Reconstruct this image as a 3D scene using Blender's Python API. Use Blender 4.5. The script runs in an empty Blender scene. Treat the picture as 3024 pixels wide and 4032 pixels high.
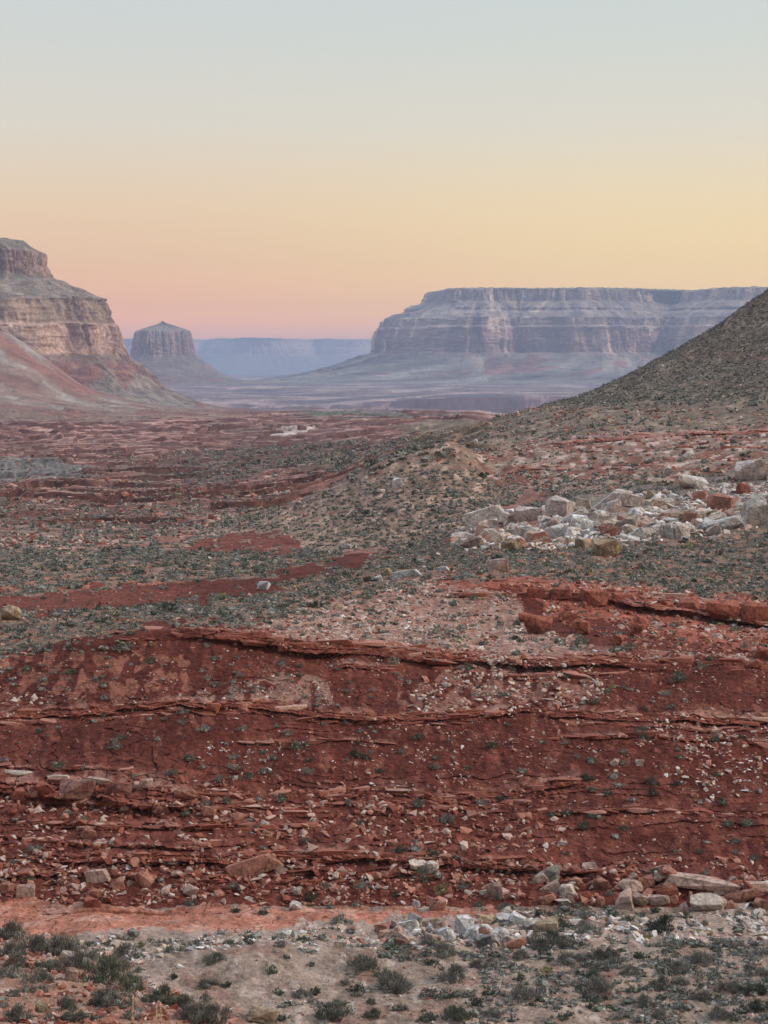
import bpy, bmesh, math, random
import numpy as np
random.seed(7); RNG = np.random.default_rng(7)
C = bpy.context.scene
COL = C.collection

# ------------------------------------------------------------------ camera, sky, sun, exposure
F = 2174.0          # focal length in pixels of the 768 x 1024 picture
UC, VH = 384.0, 368.0
cam_data = bpy.data.cameras.new("camera")
cam_data.sensor_fit = 'VERTICAL'; cam_data.sensor_height = 24.0
cam_data.lens = F / 1024.0 * 24.0
cam_data.shift_y = -144.0 / 1024.0
cam_data.clip_start = 0.5; cam_data.clip_end = 60000.0
cam = bpy.data.objects.new("camera", cam_data); COL.objects.link(cam)
cam.location = (0, 0, 0); cam.rotation_euler = (math.radians(90), 0, 0)
C.camera = cam

world = bpy.data.worlds.new("World"); C.world = world; world.use_nodes = True
nt = world.node_tree; nt.nodes.clear()
N = nt.nodes; Lk = nt.links
w_out = N.new('ShaderNodeOutputWorld'); bg = N.new('ShaderNodeBackground'); Lk.new(bg.outputs[0], w_out.inputs[0])
SUN_ELEV, SUN_AZ = math.radians(34), math.radians(98)     # azimuth clockwise from the viewing direction
sky = N.new('ShaderNodeTexSky'); sky.sky_type = 'NISHITA'; sky.sun_disc = False
sky.sun_elevation = math.radians(3); sky.sun_rotation = SUN_AZ
tc = N.new('ShaderNodeTexCoord'); sep = N.new('ShaderNodeSeparateXYZ'); Lk.new(tc.outputs['Generated'], sep.inputs[0])
def s2l(c):
    return tuple((x / 12.92 if x <= 0.04045 else ((x + 0.055) / 1.055) ** 2.4) for x in [k / 255.0 for k in c])
def sky_ramp(stops):
    r = N.new('ShaderNodeValToRGB'); e = r.color_ramp.elements
    while len(e) > 1: e.remove(e[-1])
    e[0].position = stops[0][0]; e[0].color = (*stops[0][1], 1)
    for p, c in stops[1:]:
        k = e.new(p); k.color = (*c, 1)
    Lk.new(mr.outputs[0], r.inputs[0]); return r
mr = N.new('ShaderNodeMapRange'); mr.inputs['From Min'].default_value = 0.0; mr.inputs['From Max'].default_value = 0.5
Lk.new(sep.outputs['Z'], mr.inputs['Value'])
# elevation (sin) / 0.5 ; picture top is sin 9.6 deg = .167 -> .334
SKY_L = [(0.0, (2.8, .92, .08)), (.030, (1.80, .66, .13)), (.058, (1.18, .53, .19)), (.10, (.91, .555, .27)), (.15, (.83, .60, .355)), (.22, (.69, .635, .52)),
         (.30, (.585, .615, .575)), (.36, (.545, .60, .60)), (.45, (.50, .58, .62)), (1.0, (.98, 1.16, 1.42))]
SKY_R = [(0.0, (2.6, .95, .13)), (.030, (1.65, .80, .18)), (.058, (1.18, .73, .23)), (.10, (1.0, .70, .28)), (.15, (.89, .69, .365)), (.22, (.71, .66, .53)),
         (.30, (.59, .63, .575)), (.36, (.545, .605, .60)), (.45, (.50, .58, .62)), (1.0, (.98, 1.16, 1.42))]
rl, rr = sky_ramp(SKY_L), sky_ramp(SKY_R)
az = N.new('ShaderNodeMapRange'); az.inputs['From Min'].default_value = -0.16; az.inputs['From Max'].default_value = 0.15
az.interpolation_type = 'SMOOTHSTEP'
Lk.new(sep.outputs['X'], az.inputs['Value'])
mx = N.new('ShaderNodeMix'); mx.data_type = 'RGBA'
Lk.new(az.outputs[0], mx.inputs['Factor']); Lk.new(rl.outputs[0], mx.inputs[6]); Lk.new(rr.outputs[0], mx.inputs[7])
sc = N.new('ShaderNodeVectorMath'); sc.operation = 'SCALE'; sc.inputs['Scale'].default_value = 0.01
Lk.new(sky.outputs[0], sc.inputs[0])
ad = N.new('ShaderNodeVectorMath'); ad.operation = 'ADD'; Lk.new(mx.outputs[2], ad.inputs[0]); Lk.new(sc.outputs[0], ad.inputs[1])
bk = N.new('ShaderNodeMapRange'); bk.inputs['From Min'].default_value = -.7; bk.inputs['From Max'].default_value = .7   # the sky away from the glow is dimmer
bk.inputs['To Min'].default_value = .30; bk.inputs['To Max'].default_value = 1.0; bk.interpolation_type = 'SMOOTHSTEP'
Lk.new(sep.outputs['Y'], bk.inputs['Value'])
s2 = N.new('ShaderNodeVectorMath'); s2.operation = 'SCALE'; Lk.new(ad.outputs[0], s2.inputs[0]); Lk.new(bk.outputs[0], s2.inputs['Scale'])
Lk.new(s2.outputs[0], bg.inputs[0]); bg.inputs[1].default_value = 1.12

sun_d = bpy.data.lights.new("sun", 'SUN'); sun_d.energy = 2.4; sun_d.angle = math.radians(6); sun_d.color = (1.0, .84, .68)
sun = bpy.data.objects.new("sun", sun_d); COL.objects.link(sun)
dx, dy, dz = math.cos(SUN_ELEV) * math.sin(SUN_AZ), math.cos(SUN_ELEV) * math.cos(SUN_AZ), math.sin(SUN_ELEV)
sun.rotation_euler = (math.radians(90) - SUN_ELEV, 0, math.pi - SUN_AZ)
from mathutils import Vector
sun.rotation_euler = Vector((dx, dy, dz)).to_track_quat('Z', 'Y').to_euler()
C.view_settings.view_transform = 'Standard'; C.view_settings.look = 'None'
C.view_settings.exposure = 0.0; C.view_settings.gamma = 1.0
C.cycles.volume_bounces = 0; C.cycles.max_bounces = 5; C.cycles.diffuse_bounces = 2

# ------------------------------------------------------------------ numpy helpers
def _hash(ix, iy, seed):
    h = (ix.astype(np.uint32) * np.uint32(374761393) + iy.astype(np.uint32) * np.uint32(668265263) + np.uint32((seed * 2246822519) & 0xffffffff))
    h = (h ^ (h >> np.uint32(13))) * np.uint32(1274126177)
    return h ^ (h >> np.uint32(16))
def hash01(ix, iy=None, seed=0):
    ix = np.asarray(ix).astype(np.int64)
    iy = np.zeros_like(ix) if iy is None else np.asarray(iy).astype(np.int64)
    return (_hash(ix, iy, seed) & np.uint32(0xffffff)).astype(np.float32) / 16777216.0
def noise(x, y, seed=0):                      # gradient noise, about -1..1
    x = np.asarray(x, dtype=np.float32); y = np.asarray(y, dtype=np.float32)
    xf = np.floor(x); yf = np.floor(y); fx = x - xf; fy = y - yf
    xi = xf.astype(np.int64); yi = yf.astype(np.int64)
    sx = fx * fx * fx * (fx * (fx * 6 - 15) + 10); sy = fy * fy * fy * (fy * (fy * 6 - 15) + 10)
    def g(i, j, dx_, dy_):
        a = hash01(i, j, seed) * 6.2831853
        return np.cos(a) * dx_ + np.sin(a) * dy_
    a = g(xi, yi, fx, fy); b = g(xi + 1, yi, fx - 1, fy); c = g(xi, yi + 1, fx, fy - 1); d = g(xi + 1, yi + 1, fx - 1, fy - 1)
    return 1.5 * ((a + sx * (b - a)) + sy * ((c + sx * (d - c)) - (a + sx * (b - a))))
def fbm(x, y, oct=4, seed=0, gain=.5):
    r = 0; a = 1.0
    for k in range(oct):
        r = r + a * noise(x * 2.03 ** k, y * 2.03 ** k, seed + 17 * k); a *= gain
    return r
def smooth(a, b, x):
    t = np.clip((x - a) / (b - a), 0, 1); return t * t * (3 - 2 * t)
def pchip(xk, yk, x):                         # xk (n), yk (n, m), x (p) -> (p, m)
    h = np.diff(xk)[:, None]; d = np.diff(yk, axis=0) / h
    m = np.zeros_like(yk)
    w1 = 2 * h[1:] + h[:-1]; w2 = h[1:] + 2 * h[:-1]
    ok = d[:-1] * d[1:] > 0
    with np.errstate(all='ignore'):
        hm = (w1 + w2) / (w1 / d[:-1] + w2 / d[1:])
    m[1:-1] = np.where(ok, hm, 0); m[0] = d[0]; m[-1] = d[-1]
    i = np.clip(np.searchsorted(xk, x) - 1, 0, len(xk) - 2)
    t = ((x - xk[i]) / (xk[i + 1] - xk[i]))[:, None]; t = np.clip(t, 0, 1); hh = h[i]
    return ((1 + 2 * t) * (1 - t) ** 2 * yk[i] + t * (1 - t) ** 2 * hh * m[i] + t * t * (3 - 2 * t) * yk[i + 1] + t * t * (t - 1) * hh * m[i + 1])
def inpoly(u, v, poly):
    r = np.zeros(u.shape, bool); n = len(poly)
    for k in range(n):
        x0, y0 = poly[k]; x1, y1 = poly[(k + 1) % n]
        if y0 == y1: continue
        c = ((y0 > v) != (y1 > v)) & (u < (x1 - x0) * (v - y0) / (y1 - y0) + x0)
        r ^= c
    return r

def tag(o, label=None, cat=None, group=None, kind=None):
    if label: o['label'] = label
    if cat: o['category'] = cat
    if group: o['group'] = group
    if kind: o['kind'] = kind
    return o
def mesh_from(name, V, Fc, col=None, smooth_=False, cname='col'):
    """V (n,3); Fc (m,3) or (m,4); col (n,3)"""
    me = bpy.data.meshes.new(name); k = Fc.shape[1]
    me.vertices.add(len(V)); me.vertices.foreach_set('co', np.ascontiguousarray(V, dtype=np.float32).ravel())
    me.loops.add(len(Fc) * k); me.loops.foreach_set('vertex_index', np.ascontiguousarray(Fc, dtype=np.int32).ravel())
    me.polygons.add(len(Fc)); me.polygons.foreach_set('loop_start', np.arange(len(Fc), dtype=np.int32) * k)
    try: me.polygons.foreach_set('loop_total', np.full(len(Fc), k, dtype=np.int32))
    except Exception: pass
    me.polygons.foreach_set('use_smooth', np.full(len(Fc), smooth_, dtype=bool))
    me.update(calc_edges=True)
    if col is not None:
        at = me.attributes.new(cname, 'FLOAT_COLOR', 'POINT')
        c4 = np.ones((len(V), 4), dtype=np.float32); c4[:, :3] = col
        at.data.foreach_set('color', c4.ravel())
    return me
def grid_faces(nr, nc):
    i = np.arange(nr - 1)[:, None] * nc + np.arange(nc - 1)[None, :]
    i = i.ravel(); return np.stack([i, i + 1, i + nc + 1, i + nc], 1)
def link(name, me, mat, parent=None):
    o = bpy.data.objects.new(name, me); COL.objects.link(o)
    if mat and not me.materials: me.materials.append(mat)
    if parent: o.parent = parent
    return o

# ------------------------------------------------------------------ materials
def material(name, source, scales, amt=.35, bump=(), rough=.95, cracks=0.0):
    """source: 'col' attribute or 'object' colour; scales: noise scales multiplied into the colour; bump: (scale, distance) pairs"""
    m = bpy.data.materials.new(name); m.use_nodes = True; t = m.node_tree; n = t.nodes; l = t.links
    b = n['Principled BSDF']; b.inputs['Roughness'].default_value = rough
    b.inputs['Specular IOR Level'].default_value = .15
    geo = n.new('ShaderNodeNewGeometry')
    if source == 'col':
        a = n.new('ShaderNodeAttribute'); a.attribute_name = 'col'; cur = a.outputs['Color']
    else:
        a = n.new('ShaderNodeObjectInfo'); cur = a.outputs['Color']
    for s in scales:
        x = n.new('ShaderNodeTexNoise'); x.inputs['Scale'].default_value = s; x.inputs['Detail'].default_value = 5; x.inputs['Roughness'].default_value = .65
        l.new(geo.outputs['Position'], x.inputs['Vector'])
        r = n.new('ShaderNodeMapRange'); r.inputs['From Min'].default_value = .32; r.inputs['From Max'].default_value = .68
        r.inputs['To Min'].default_value = 1 - amt; r.inputs['To Max'].default_value = 1 + amt
        l.new(x.outputs['Fac'], r.inputs['Value'])
        v = n.new('ShaderNodeVectorMath'); v.operation = 'SCALE'; l.new(cur, v.inputs[0]); l.new(r.outputs[0], v.inputs['Scale'])
        cur = v.outputs[0]
    if cracks:
        wv_ = n.new('ShaderNodeTexNoise'); wv_.inputs['Scale'].default_value = 1.2; l.new(geo.outputs['Position'], wv_.inputs['Vector'])
        mxv = n.new('ShaderNodeVectorMath'); mxv.operation = 'ADD'; l.new(geo.outputs['Position'], mxv.inputs[0]); l.new(wv_.outputs['Color'], mxv.inputs[1])
        vo = n.new('ShaderNodeTexVoronoi'); vo.feature = 'DISTANCE_TO_EDGE'; vo.inputs['Scale'].default_value = cracks; l.new(mxv.outputs[0], vo.inputs['Vector'])
        rc = n.new('ShaderNodeMapRange'); rc.inputs['From Max'].default_value = .06; rc.inputs['To Min'].default_value = .52; l.new(vo.outputs['Distance'], rc.inputs['Value'])
        v = n.new('ShaderNodeVectorMath'); v.operation = 'SCALE'; l.new(cur, v.inputs[0]); l.new(rc.outputs[0], v.inputs['Scale']); cur = v.outputs[0]
    l.new(cur, b.inputs['Base Color'])
    nrm = None
    for s, d in bump:
        x = n.new('ShaderNodeTexNoise'); x.inputs['Scale'].default_value = s; x.inputs['Detail'].default_value = 6; x.inputs['Roughness'].default_value = .7
        l.new(geo.outputs['Position'], x.inputs['Vector'])
        bp = n.new('ShaderNodeBump'); bp.inputs['Strength'].default_value = 1.0; bp.inputs['Distance'].default_value = d
        l.new(x.outputs['Fac'], bp.inputs['Height'])
        if nrm: l.new(nrm, bp.inputs['Normal'])
        nrm = bp.outputs[0]
    if nrm: l.new(nrm, b.inputs['Normal'])
    return m
M_GROUND = material('ground', 'col', (2.2, .35), .30, ((3.0, .16),))
M_MESA = material('mesa_rock', 'col', (.02, .16), .30, ((.05, 14.0),))
M_ROCK = material('rock', 'object', (1.1, 5.0), .34, ((2.5, .30), (14.0, .03)), .95, .55)
M_RUBBLE = material('rubble', 'col', (6.0,), .25, ((9.0, .04),))
M_LEAF = material('sage_leaf', 'object', (9.0,), .35)
M_LEAFC = material('scrub_leaf', 'col', (5.0,), .30)
M_STEM = material('dry_stem', 'object', (6.0,), .2)

# ------------------------------------------------------------------ the ground sheet
TC = np.array([-400, 0, 100, 200, 300, 400, 450, 500, 600, 700, 768, 900, 1170], float)
TAB = {   # picture height of the ground at each distance: the relief as surveyed along 13 bearings
172:  [665, 660, 640, 628, 633, 645, 650, 655, 653, 657, 662, 668, 670],
185:  [632, 630, 620, 613, 617, 628, 632, 636, 634, 640, 644, 650, 650],
195:  [615, 613, 611, 606, 606, 610, 612, 614, 618, 624, 628, 632, 632],
202:  [618, 616, 612, 602, 598, 590, 586, 583, 592, 600, 606, 612, 612],
215:  [616, 612, 606, 596, 588, 577, 574, 572, 580, 588, 592, 598, 598],
230:  [606, 603, 598, 590, 578, 567, 564, 562, 568, 574, 578, 580, 580],
260:  [584, 582, 580, 575, 568, 558, 554, 550, 550, 550, 548, 545, 540],
290:  [565, 564, 563, 562, 559, 553, 545, 540, 530, 525, 520, 515, 505],
330:  [550, 550, 551, 552, 551, 546, 536, 522, 502, 495, 490, 482, 470],
360:  [540, 541, 542, 540, 525, 494, 489, 497, 478, 468, 460, 450, 430],
385:  [532, 533, 534, 530, 500, 455, 443, 463, 460, 450, 445, 435, 400],
420:  [522, 523, 524, 520, 508, 464, 456, 452, 437, 432, 430, 400, 350],
480:  [510, 511, 512, 508, 497, 468, 462, 442, 420, 405, 385, 330, 250],
560:  [498, 499, 499, 496, 487, 462, 452, 430, 400, 365, 330, 265, 180],
620:  [490, 490, 489, 485, 476, 454, 443, 420, 388, 337, 291, 215, 120],
750:  [474, 474, 472, 468, 462, 446, 438, 424, 395, 345, 300, 225, 125],
1000: [454, 454, 452, 450, 446, 438, 434, 428, 415, 395, 370, 320, 260],
1500: [432, 432, 431, 430, 429, 426, 425, 424, 422, 420, 418, 415, 410],
1900: [418, 420, 423, 423, 421, 420, 420, 420, 419, 418, 417, 416, 415],
2400: [375, 393, 411, 416, 415, 415, 415, 415, 415, 415, 415, 415, 415],
3000: [270, 331, 393, 411, 411, 412, 413, 415, 416, 416, 416, 416, 416],
3600: [290, 362, 400, 410, 412, 416, 419, 420, 421, 421, 421, 421, 421],
4600: [390, 405, 412, 411, 417, 421, 423, 424, 424, 424, 424, 424, 424],
5400: [405, 408, 408, 405, 412, 415, 417, 417, 417, 417, 417, 417, 417],
5560: [403, 406, 406, 403, 407, 402, 399, 397, 397, 397, 397, 397, 397],
7000: [396, 396, 396, 394, 394, 392, 390, 389, 389, 389, 389, 389, 389],
9500: [383] * 13,
30000: [372.6] * 13}
core = np.arange(-24, 793, 1.15)
ucol = np.concatenate([np.linspace(-400, -26, 50), core, np.linspace(795, 1170, 50)])
def seg(a, b, n): return np.geomspace(a, b, n, endpoint=False)
yrow = np.concatenate([seg(3, 30, 30), seg(30, 60, 220), seg(60, 112, 50), seg(112, 138.5, 230), np.linspace(138.5, 175, 900, endpoint=False),
                       seg(175, 260, 420), seg(260, 420, 420), seg(420, 700, 260), seg(700, 2500, 360), seg(2500, 9600, 230), np.geomspace(9600, 30000, 30)])
NR, NC = len(yrow), len(ucol)
yk = np.array(sorted(TAB)); tabv = np.array([TAB[k] for k in yk], float)
tcol = pchip(TC, tabv.T, ucol).T                              # (knots, NC)
vfar = pchip(np.log(yk), tcol, np.log(np.maximum(yrow, 172.0)))
Y0 = np.repeat(yrow[:, None], NC, 1)
U0 = np.repeat(ucol[None, :], NR, 0)
X0 = (U0 - UC) / F * Y0
Z0 = -(vfar - VH) / F * Y0
Zc = Z0[np.searchsorted(yrow, 172.0)][None, :]               # crest height per bearing
ZW = -35.0
Zs = ZW + (Zc - ZW) * np.clip((Y0 - 140) / 32.0, 0, None)
# below the slope: hill the camera stands on, the rubbly knoll at the left, the wash floor
lin = np.interp(Y0, [0, 5, 104, 118, 142], [-1.7, -3.4, -36.5, -35.1, -35.0])
lin = lin + .8 * np.exp(-(((X0 + 7.6) / 5.5) ** 2 + ((Y0 - 128) / 7.0) ** 2)) + .30 * noise(X0 / 9, Y0 / 6, 3) * smooth(108, 118, Y0)
# knoll: a shelf of rubble ending along a line that falls to the right
ex0, ey0, ex1, ey1 = -8.9, 52.0, -1.7, 38.5
edge = ((X0 - ex0) * (ey0 - ey1) + (Y0 - ey0) * (ex1 - ex0)) / math.hypot(ex1 - ex0, ey1 - ey0)
kn = -11.55 - .13 * (Y0 - 38.5) - .10 * (X0 + 5) * smooth(-9, -1, X0) - .62 * np.maximum(edge, 0) - .10 * np.maximum(edge + 2.0, 0) ** 1.0
kn = kn - 20 * smooth(33, 22, Y0)
k_ = 1.2; near = np.where(Y0 < 90, np.logaddexp(lin * k_, kn * k_) / k_, lin)
t_ = smooth(140.0, 141.2, Y0)
Zn = np.where(Y0 < 172, np.where(Y0 < 140, near, np.maximum(Zs, near - 1)), Z0)
V0 = VH - Zn * F / Y0
# broad and fine relief
amp = np.interp(Y0, [3, 40, 140, 300, 700, 2500, 9500, 30000], [.10, .22, .22, .30, .7, 2.0, 4.0, 6.0])
wl = np.interp(Y0, [3, 40, 140, 300, 700, 2500, 9500, 30000], [2.0, 2.6, 4.0, 7, 22, 70, 260, 600])
Zr = np.zeros_like(Zn)
edgesY = [(0, 105, 2.3, .12), (95, 260, 4.0, .20), (200, 480, 8.0, .45), (400, 1100, 22., 1.0), (900, 3600, 75., 2.6), (3000, 40000, 320., 6.)]
def band(i):
    a, b = edgesY[i][0], edgesY[i][1]
    lo = smooth(a, edgesY[i - 1][1], Y0) if i else 1.0
    hi = 1 - smooth(edgesY[i + 1][0], b, Y0) if i < len(edgesY) - 1 else 1.0
    return lo * hi
for i, (a, b, w, am) in enumerate(edgesY):
    r0, r1 = np.searchsorted(yrow, a), min(NR, np.searchsorted(yrow, b) + 1)
    sl = slice(r0, r1); bw = band(i)[sl] if not np.isscalar(band(i)) else 1.0
    Zr[sl] += am * .8 * fbm(X0[sl] / w, Y0[sl] / w, 5, 40 + i, .52) * bw
# terraces on the valley floor: low rock steps that face the camera
rt = slice(np.searchsorted(yrow, 360), np.searchsorted(yrow, 9600))
Xt, Yt, Ut = X0[rt], Y0[rt], U0[rt]
ws = np.interp(Yt, [360, 700, 2500, 9000], [16, 34, 110, 380])
q1 = 1.9 * fbm(Xt / 170 + 7, Yt / 70, 5, 91, .55) + Yt / 85.
q2 = 1.9 * fbm(Xt / 600 + 3, Yt / 260, 5, 92, .55) + Yt / 360.
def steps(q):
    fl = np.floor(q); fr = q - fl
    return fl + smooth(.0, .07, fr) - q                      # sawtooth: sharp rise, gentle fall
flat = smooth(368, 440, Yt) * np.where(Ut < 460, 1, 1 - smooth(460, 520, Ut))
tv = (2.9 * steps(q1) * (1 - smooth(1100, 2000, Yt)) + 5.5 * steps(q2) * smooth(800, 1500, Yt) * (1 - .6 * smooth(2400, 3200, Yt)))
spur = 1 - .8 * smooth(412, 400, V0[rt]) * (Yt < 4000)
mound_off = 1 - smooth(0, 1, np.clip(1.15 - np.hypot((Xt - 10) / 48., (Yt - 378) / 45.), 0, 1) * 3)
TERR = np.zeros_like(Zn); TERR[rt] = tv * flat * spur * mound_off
Z1 = Zn + Zr + TERR
# ledges: beds of hard rock pushed out over softer ones. (curve, thickness in picture rows, reach m, distance range, block width m)
LEDGES = [
 ([(100, 646), (140, 628), (190, 629), (250, 633), (300, 641), (340, 641), (400, 645), (450, 651), (530, 659), (620, 653), (690, 658), (768, 664), (900, 668)], 17, 1.7, 160, 178, 2.2, (112, 140, 1170, 1171)),
 ([(-100, 716), (0, 712), (100, 706), (180, 699), (260, 702), (340, 712), (430, 714), (520, 708), (620, 712), (768, 718), (900, 722)], 11, .95, 150, 172, 1.6, (-401, -400, 1170, 1171)),
 ([(-100, 726), (0, 723), (100, 718), (180, 712), (260, 713), (340, 722), (430, 724), (520, 719), (620, 724), (768, 730), (900, 732)], 4, .35, 150, 172, 2.6, (-401, -400, 900, 1171)),
 ([(-100, 770), (0, 774), (60, 778), (130, 782), (200, 788), (300, 794)], 25, 1.6, 144, 170, 1.5, (-401, -400, 170, 215)),
 ([(-100, 796), (0, 798), (100, 802), (200, 806), (300, 812)], 9, .6, 143, 168, 1.1, (-401, -400, 200, 320)),
 ([(200, 795), (330, 790), (400, 789), (440, 796), (500, 790), (570, 776), (640, 784)], 12, 1.1, 144, 170, 1.7, (215, 250, 560, 600)),
 ([(200, 806), (330, 803), (400, 801), (440, 806), (500, 803), (570, 794), (640, 794)], 4, .4, 144, 170, 2.7, (235, 270, 590, 620)),
 ([(-100, 818), (0, 820), (100, 824), (160, 822), (200, 826), (300, 824), (400, 830)], 8, .8, 142, 168, 1.9, (-401, -400, 190, 330)),
 ([(-100, 834), (0, 836), (60, 839), (110, 843), (180, 843), (300, 840)], 5, .6, 142, 168, 2.3, (-401, -400, 190, 260)),
 ([(-100, 852), (0, 853), (100, 857), (200, 853), (300, 851), (380, 852), (480, 857), (560, 866), (600, 870), (640, 872), (690, 878), (768, 885), (900, 890)], 12, 1.35, 141.5, 168, 1.7, (20, 110, 1170, 1171)),
 ([(360, 586), (430, 583), (470, 580), (510, 582), (600, 590), (700, 600), (768, 606), (900, 612)], 22, 2.5, 188, 207, 2.4, (425, 480, 1170, 1171)),
 ([(400, 592), (510, 592), (600, 600), (700, 612), (768, 620), (900, 626)], 6, .8, 184, 203, 3.2, (500, 560, 1170, 1171)),
 ([(540, 738), (640, 733), (700, 738), (768, 742), (900, 744)], 6, .55, 148, 172, 1.8, (545, 575, 1170, 1171)),
 ([(230, 742), (330, 738), (420, 744)], 4, .35, 148, 172, 1.8, (235, 260, 390, 415)),
 ([(320, 664), (430, 668), (520, 676), (610, 672)], 7, .7, 156, 176, 1.7, (325, 345, 570, 605)),
 ([(-100, 764), (60, 766), (150, 768)], 4, .35, 146, 170, 1.6, (-401, -400, 110, 145)),
 ([(550, 812), (640, 808), (768, 814), (900, 816)], 6, .55, 142, 168, 1.8, (555, 580, 1170, 1171)),
 ([(280, 868), (360, 872), (450, 877)], 7, .6, 141.5, 166, 1.5, (285, 300, 420, 445)),
 ([(-100, 868), (60, 872), (210, 876)], 7, .6, 141.5, 166, 1.6, (-401, -400, 170, 205)),
 ([(500, 446), (560, 443), (650, 434), (768, 431), (900, 430)], 5, 3.0, 395, 470, 6.0, (548, 565, 755, 770)),
 ([(560, 447), (640, 446), (700, 448), (768, 447), (900, 448)], 4, 2.2, 375, 460, 5.0, (590, 620, 1170, 1171)),
 ([(490, 476), (515, 469), (545, 466), (590, 470), (620, 474)], 5, 2.2, 330, 400, 4.0, (495, 512, 585, 615)),
 ([(600, 470), (650, 466), (700, 470), (768, 474)], 3, 1.4, 330, 400, 4.0, (610, 640, 700, 730)),
]
PX, PY, PZ = X0.copy(), Y0.copy(), Z1
LM = np.zeros_like(Zn)                                      # 1 on ledge faces, -1 in the recess under them
LT = np.zeros_like(Zn)
def ledge_disp(curve, h, reach, ya, yb, bw, uf, seed):
    r0, r1 = np.searchsorted(yrow, ya), np.searchsorted(yrow, yb)
    if r1 <= r0: return
    sl = slice(r0, r1); u = U0[sl]; x = X0[sl]; y = Y0[sl]
    cu = np.array([c[0] for c in curve], float); cv = np.array([c[1] for c in curve], float)
    sc_ = 150.0 / ((ya + yb) / 2)
    wig = (4.2 * noise(x[0] / (bw * 7), x[0] * 0 + seed, seed) + 2.6 * noise(x[0] / (bw * 2.4), x[0] * 0 + 2.2, seed + 9) + 1.3 * noise(x[0] / bw, x[0] * 0 + .5, seed + 1)) * min(1.0, sc_ * 1.2)
    vc = np.interp(ucol, cu, cv) + wig - 2.5 * sc_
    hh = h * (1 + .35 * noise(x[0] / (bw * 3), x[0] * 0 + 1.7, seed + 2))
    t = (V0[sl] - vc[None, :]) / hh[None, :]
    cell = np.floor(x / bw + .7 * noise(x / (2 * bw), V0[sl] * .12, seed + 3) + 40)
    fr = (x / bw + .7 * noise(x / (2 * bw), V0[sl] * .12, seed + 3) + 40) - cell
    lay = np.floor(np.clip(t, -.5, .6) * 3.0)
    hb = hash01(cell, lay * 0 + seed, seed)
    hb2 = hash01(cell, lay + 9, seed + 5)
    crack = 1 - .38 * (1 - smooth(.0, .07, fr) * (1 - smooth(.93, 1.0, fr))) * (hash01(cell, None, seed + 8) > .35)
    prof = np.interp(t, [-2.2, -.15, 0, .17, .21, .26, .45, .48, .52, .66, .76, 1.05, 1.8], [0, .88, 1, .92, .62, .86, .78, .52, .72, .62, -.30, -.30, 0])
    a = reach * (.70 + .30 * hb + .22 * (hb2 - .5) + .25 * noise(x / (bw * 2.5), x * 0, seed + 6)) * crack
    env = smooth(uf[0], uf[1], ucol) * (1 - smooth(uf[2], uf[3], ucol))
    gaps = .12 + .88 * smooth(-.5, .05, noise(x[0] / (bw * 5), x[0] * 0 + 3.3, seed + 7))
    env = (env * gaps)[None, :]
    win = smooth(ya, ya + 1, y) * (1 - smooth(yb - 1, yb, y))
    PY[sl] -= a * prof * env * win
    LM[sl] = np.maximum(LM[sl], np.interp(t, [-.1, 0.05, .66, .76], [0, 1, 1, 0]) * env * win)
    LT[sl] = np.maximum(LT[sl], np.interp(t, [-.55, -.15, 0, .08, .14], [0, .8, 1, 1, 0]) * env * win)
for k, L in enumerate(LEDGES): ledge_disp(*L, 200 + 11 * k)
# thin beds across the red slope
rs = slice(np.searchsorted(yrow, 141.0), np.searchsorted(yrow, 173))
expo = .32 * smooth(.15, .5, noise(X0[rs] / 9 + 3, V0[rs] / 16, 300)) + .6 * smooth(-.2, .3, noise(X0[rs] / 14, V0[rs] / 9 + 9, 305)) * (V0[rs] > 770)
zz = V0[rs] / 7.5 + .5 * noise(X0[rs] / 2.0, V0[rs] / 9., 303) + 1.3 * noise(X0[rs] / 7, V0[rs] / 40, 301)
bed = zz - np.floor(zz)
PY[rs] -= np.clip(expo, 0, 1) * (np.interp(bed, [0, .25, .6, .72, 1], [.0, .16, .30, -.10, 0])) * (.6 + .8 * hash01(np.floor(X0[rs] / 1.3 + zz), np.floor(zz), 302)) * smooth(141, 143, Y0[rs])
# stony roughness
rr_ = slice(np.searchsorted(yrow, 112), np.searchsorted(yrow, 260))
PZ[rr_] += .07 * fbm(X0[rr_] / .55, Y0[rr_] / .4, 3, 310, .6)
PY[rr_] -= .10 * fbm(X0[rr_] / .8, V0[rr_] / 9., 3, 311, .6) * smooth(139, 142, Y0[rr_])
rk = slice(np.searchsorted(yrow, 30), np.searchsorted(yrow, 60))
PZ[rk] += .035 * fbm(X0[rk] / .22, Y0[rk] / .22, 3, 312, .6)
# smooth salmon slickrock: rounded low steps at the foot of the slope
EDG = inpoly(U0, V0, [(-400, 895), (0, 905), (60, 902), (130, 906), (200, 908), (300, 908), (420, 909), (520, 916), (380, 928), (250, 934), (130, 938), (0, 940), (-400, 940)])
PU = UC + PX / PY * F; PV = VH - PZ / PY * F                # where each ground point shows

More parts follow.
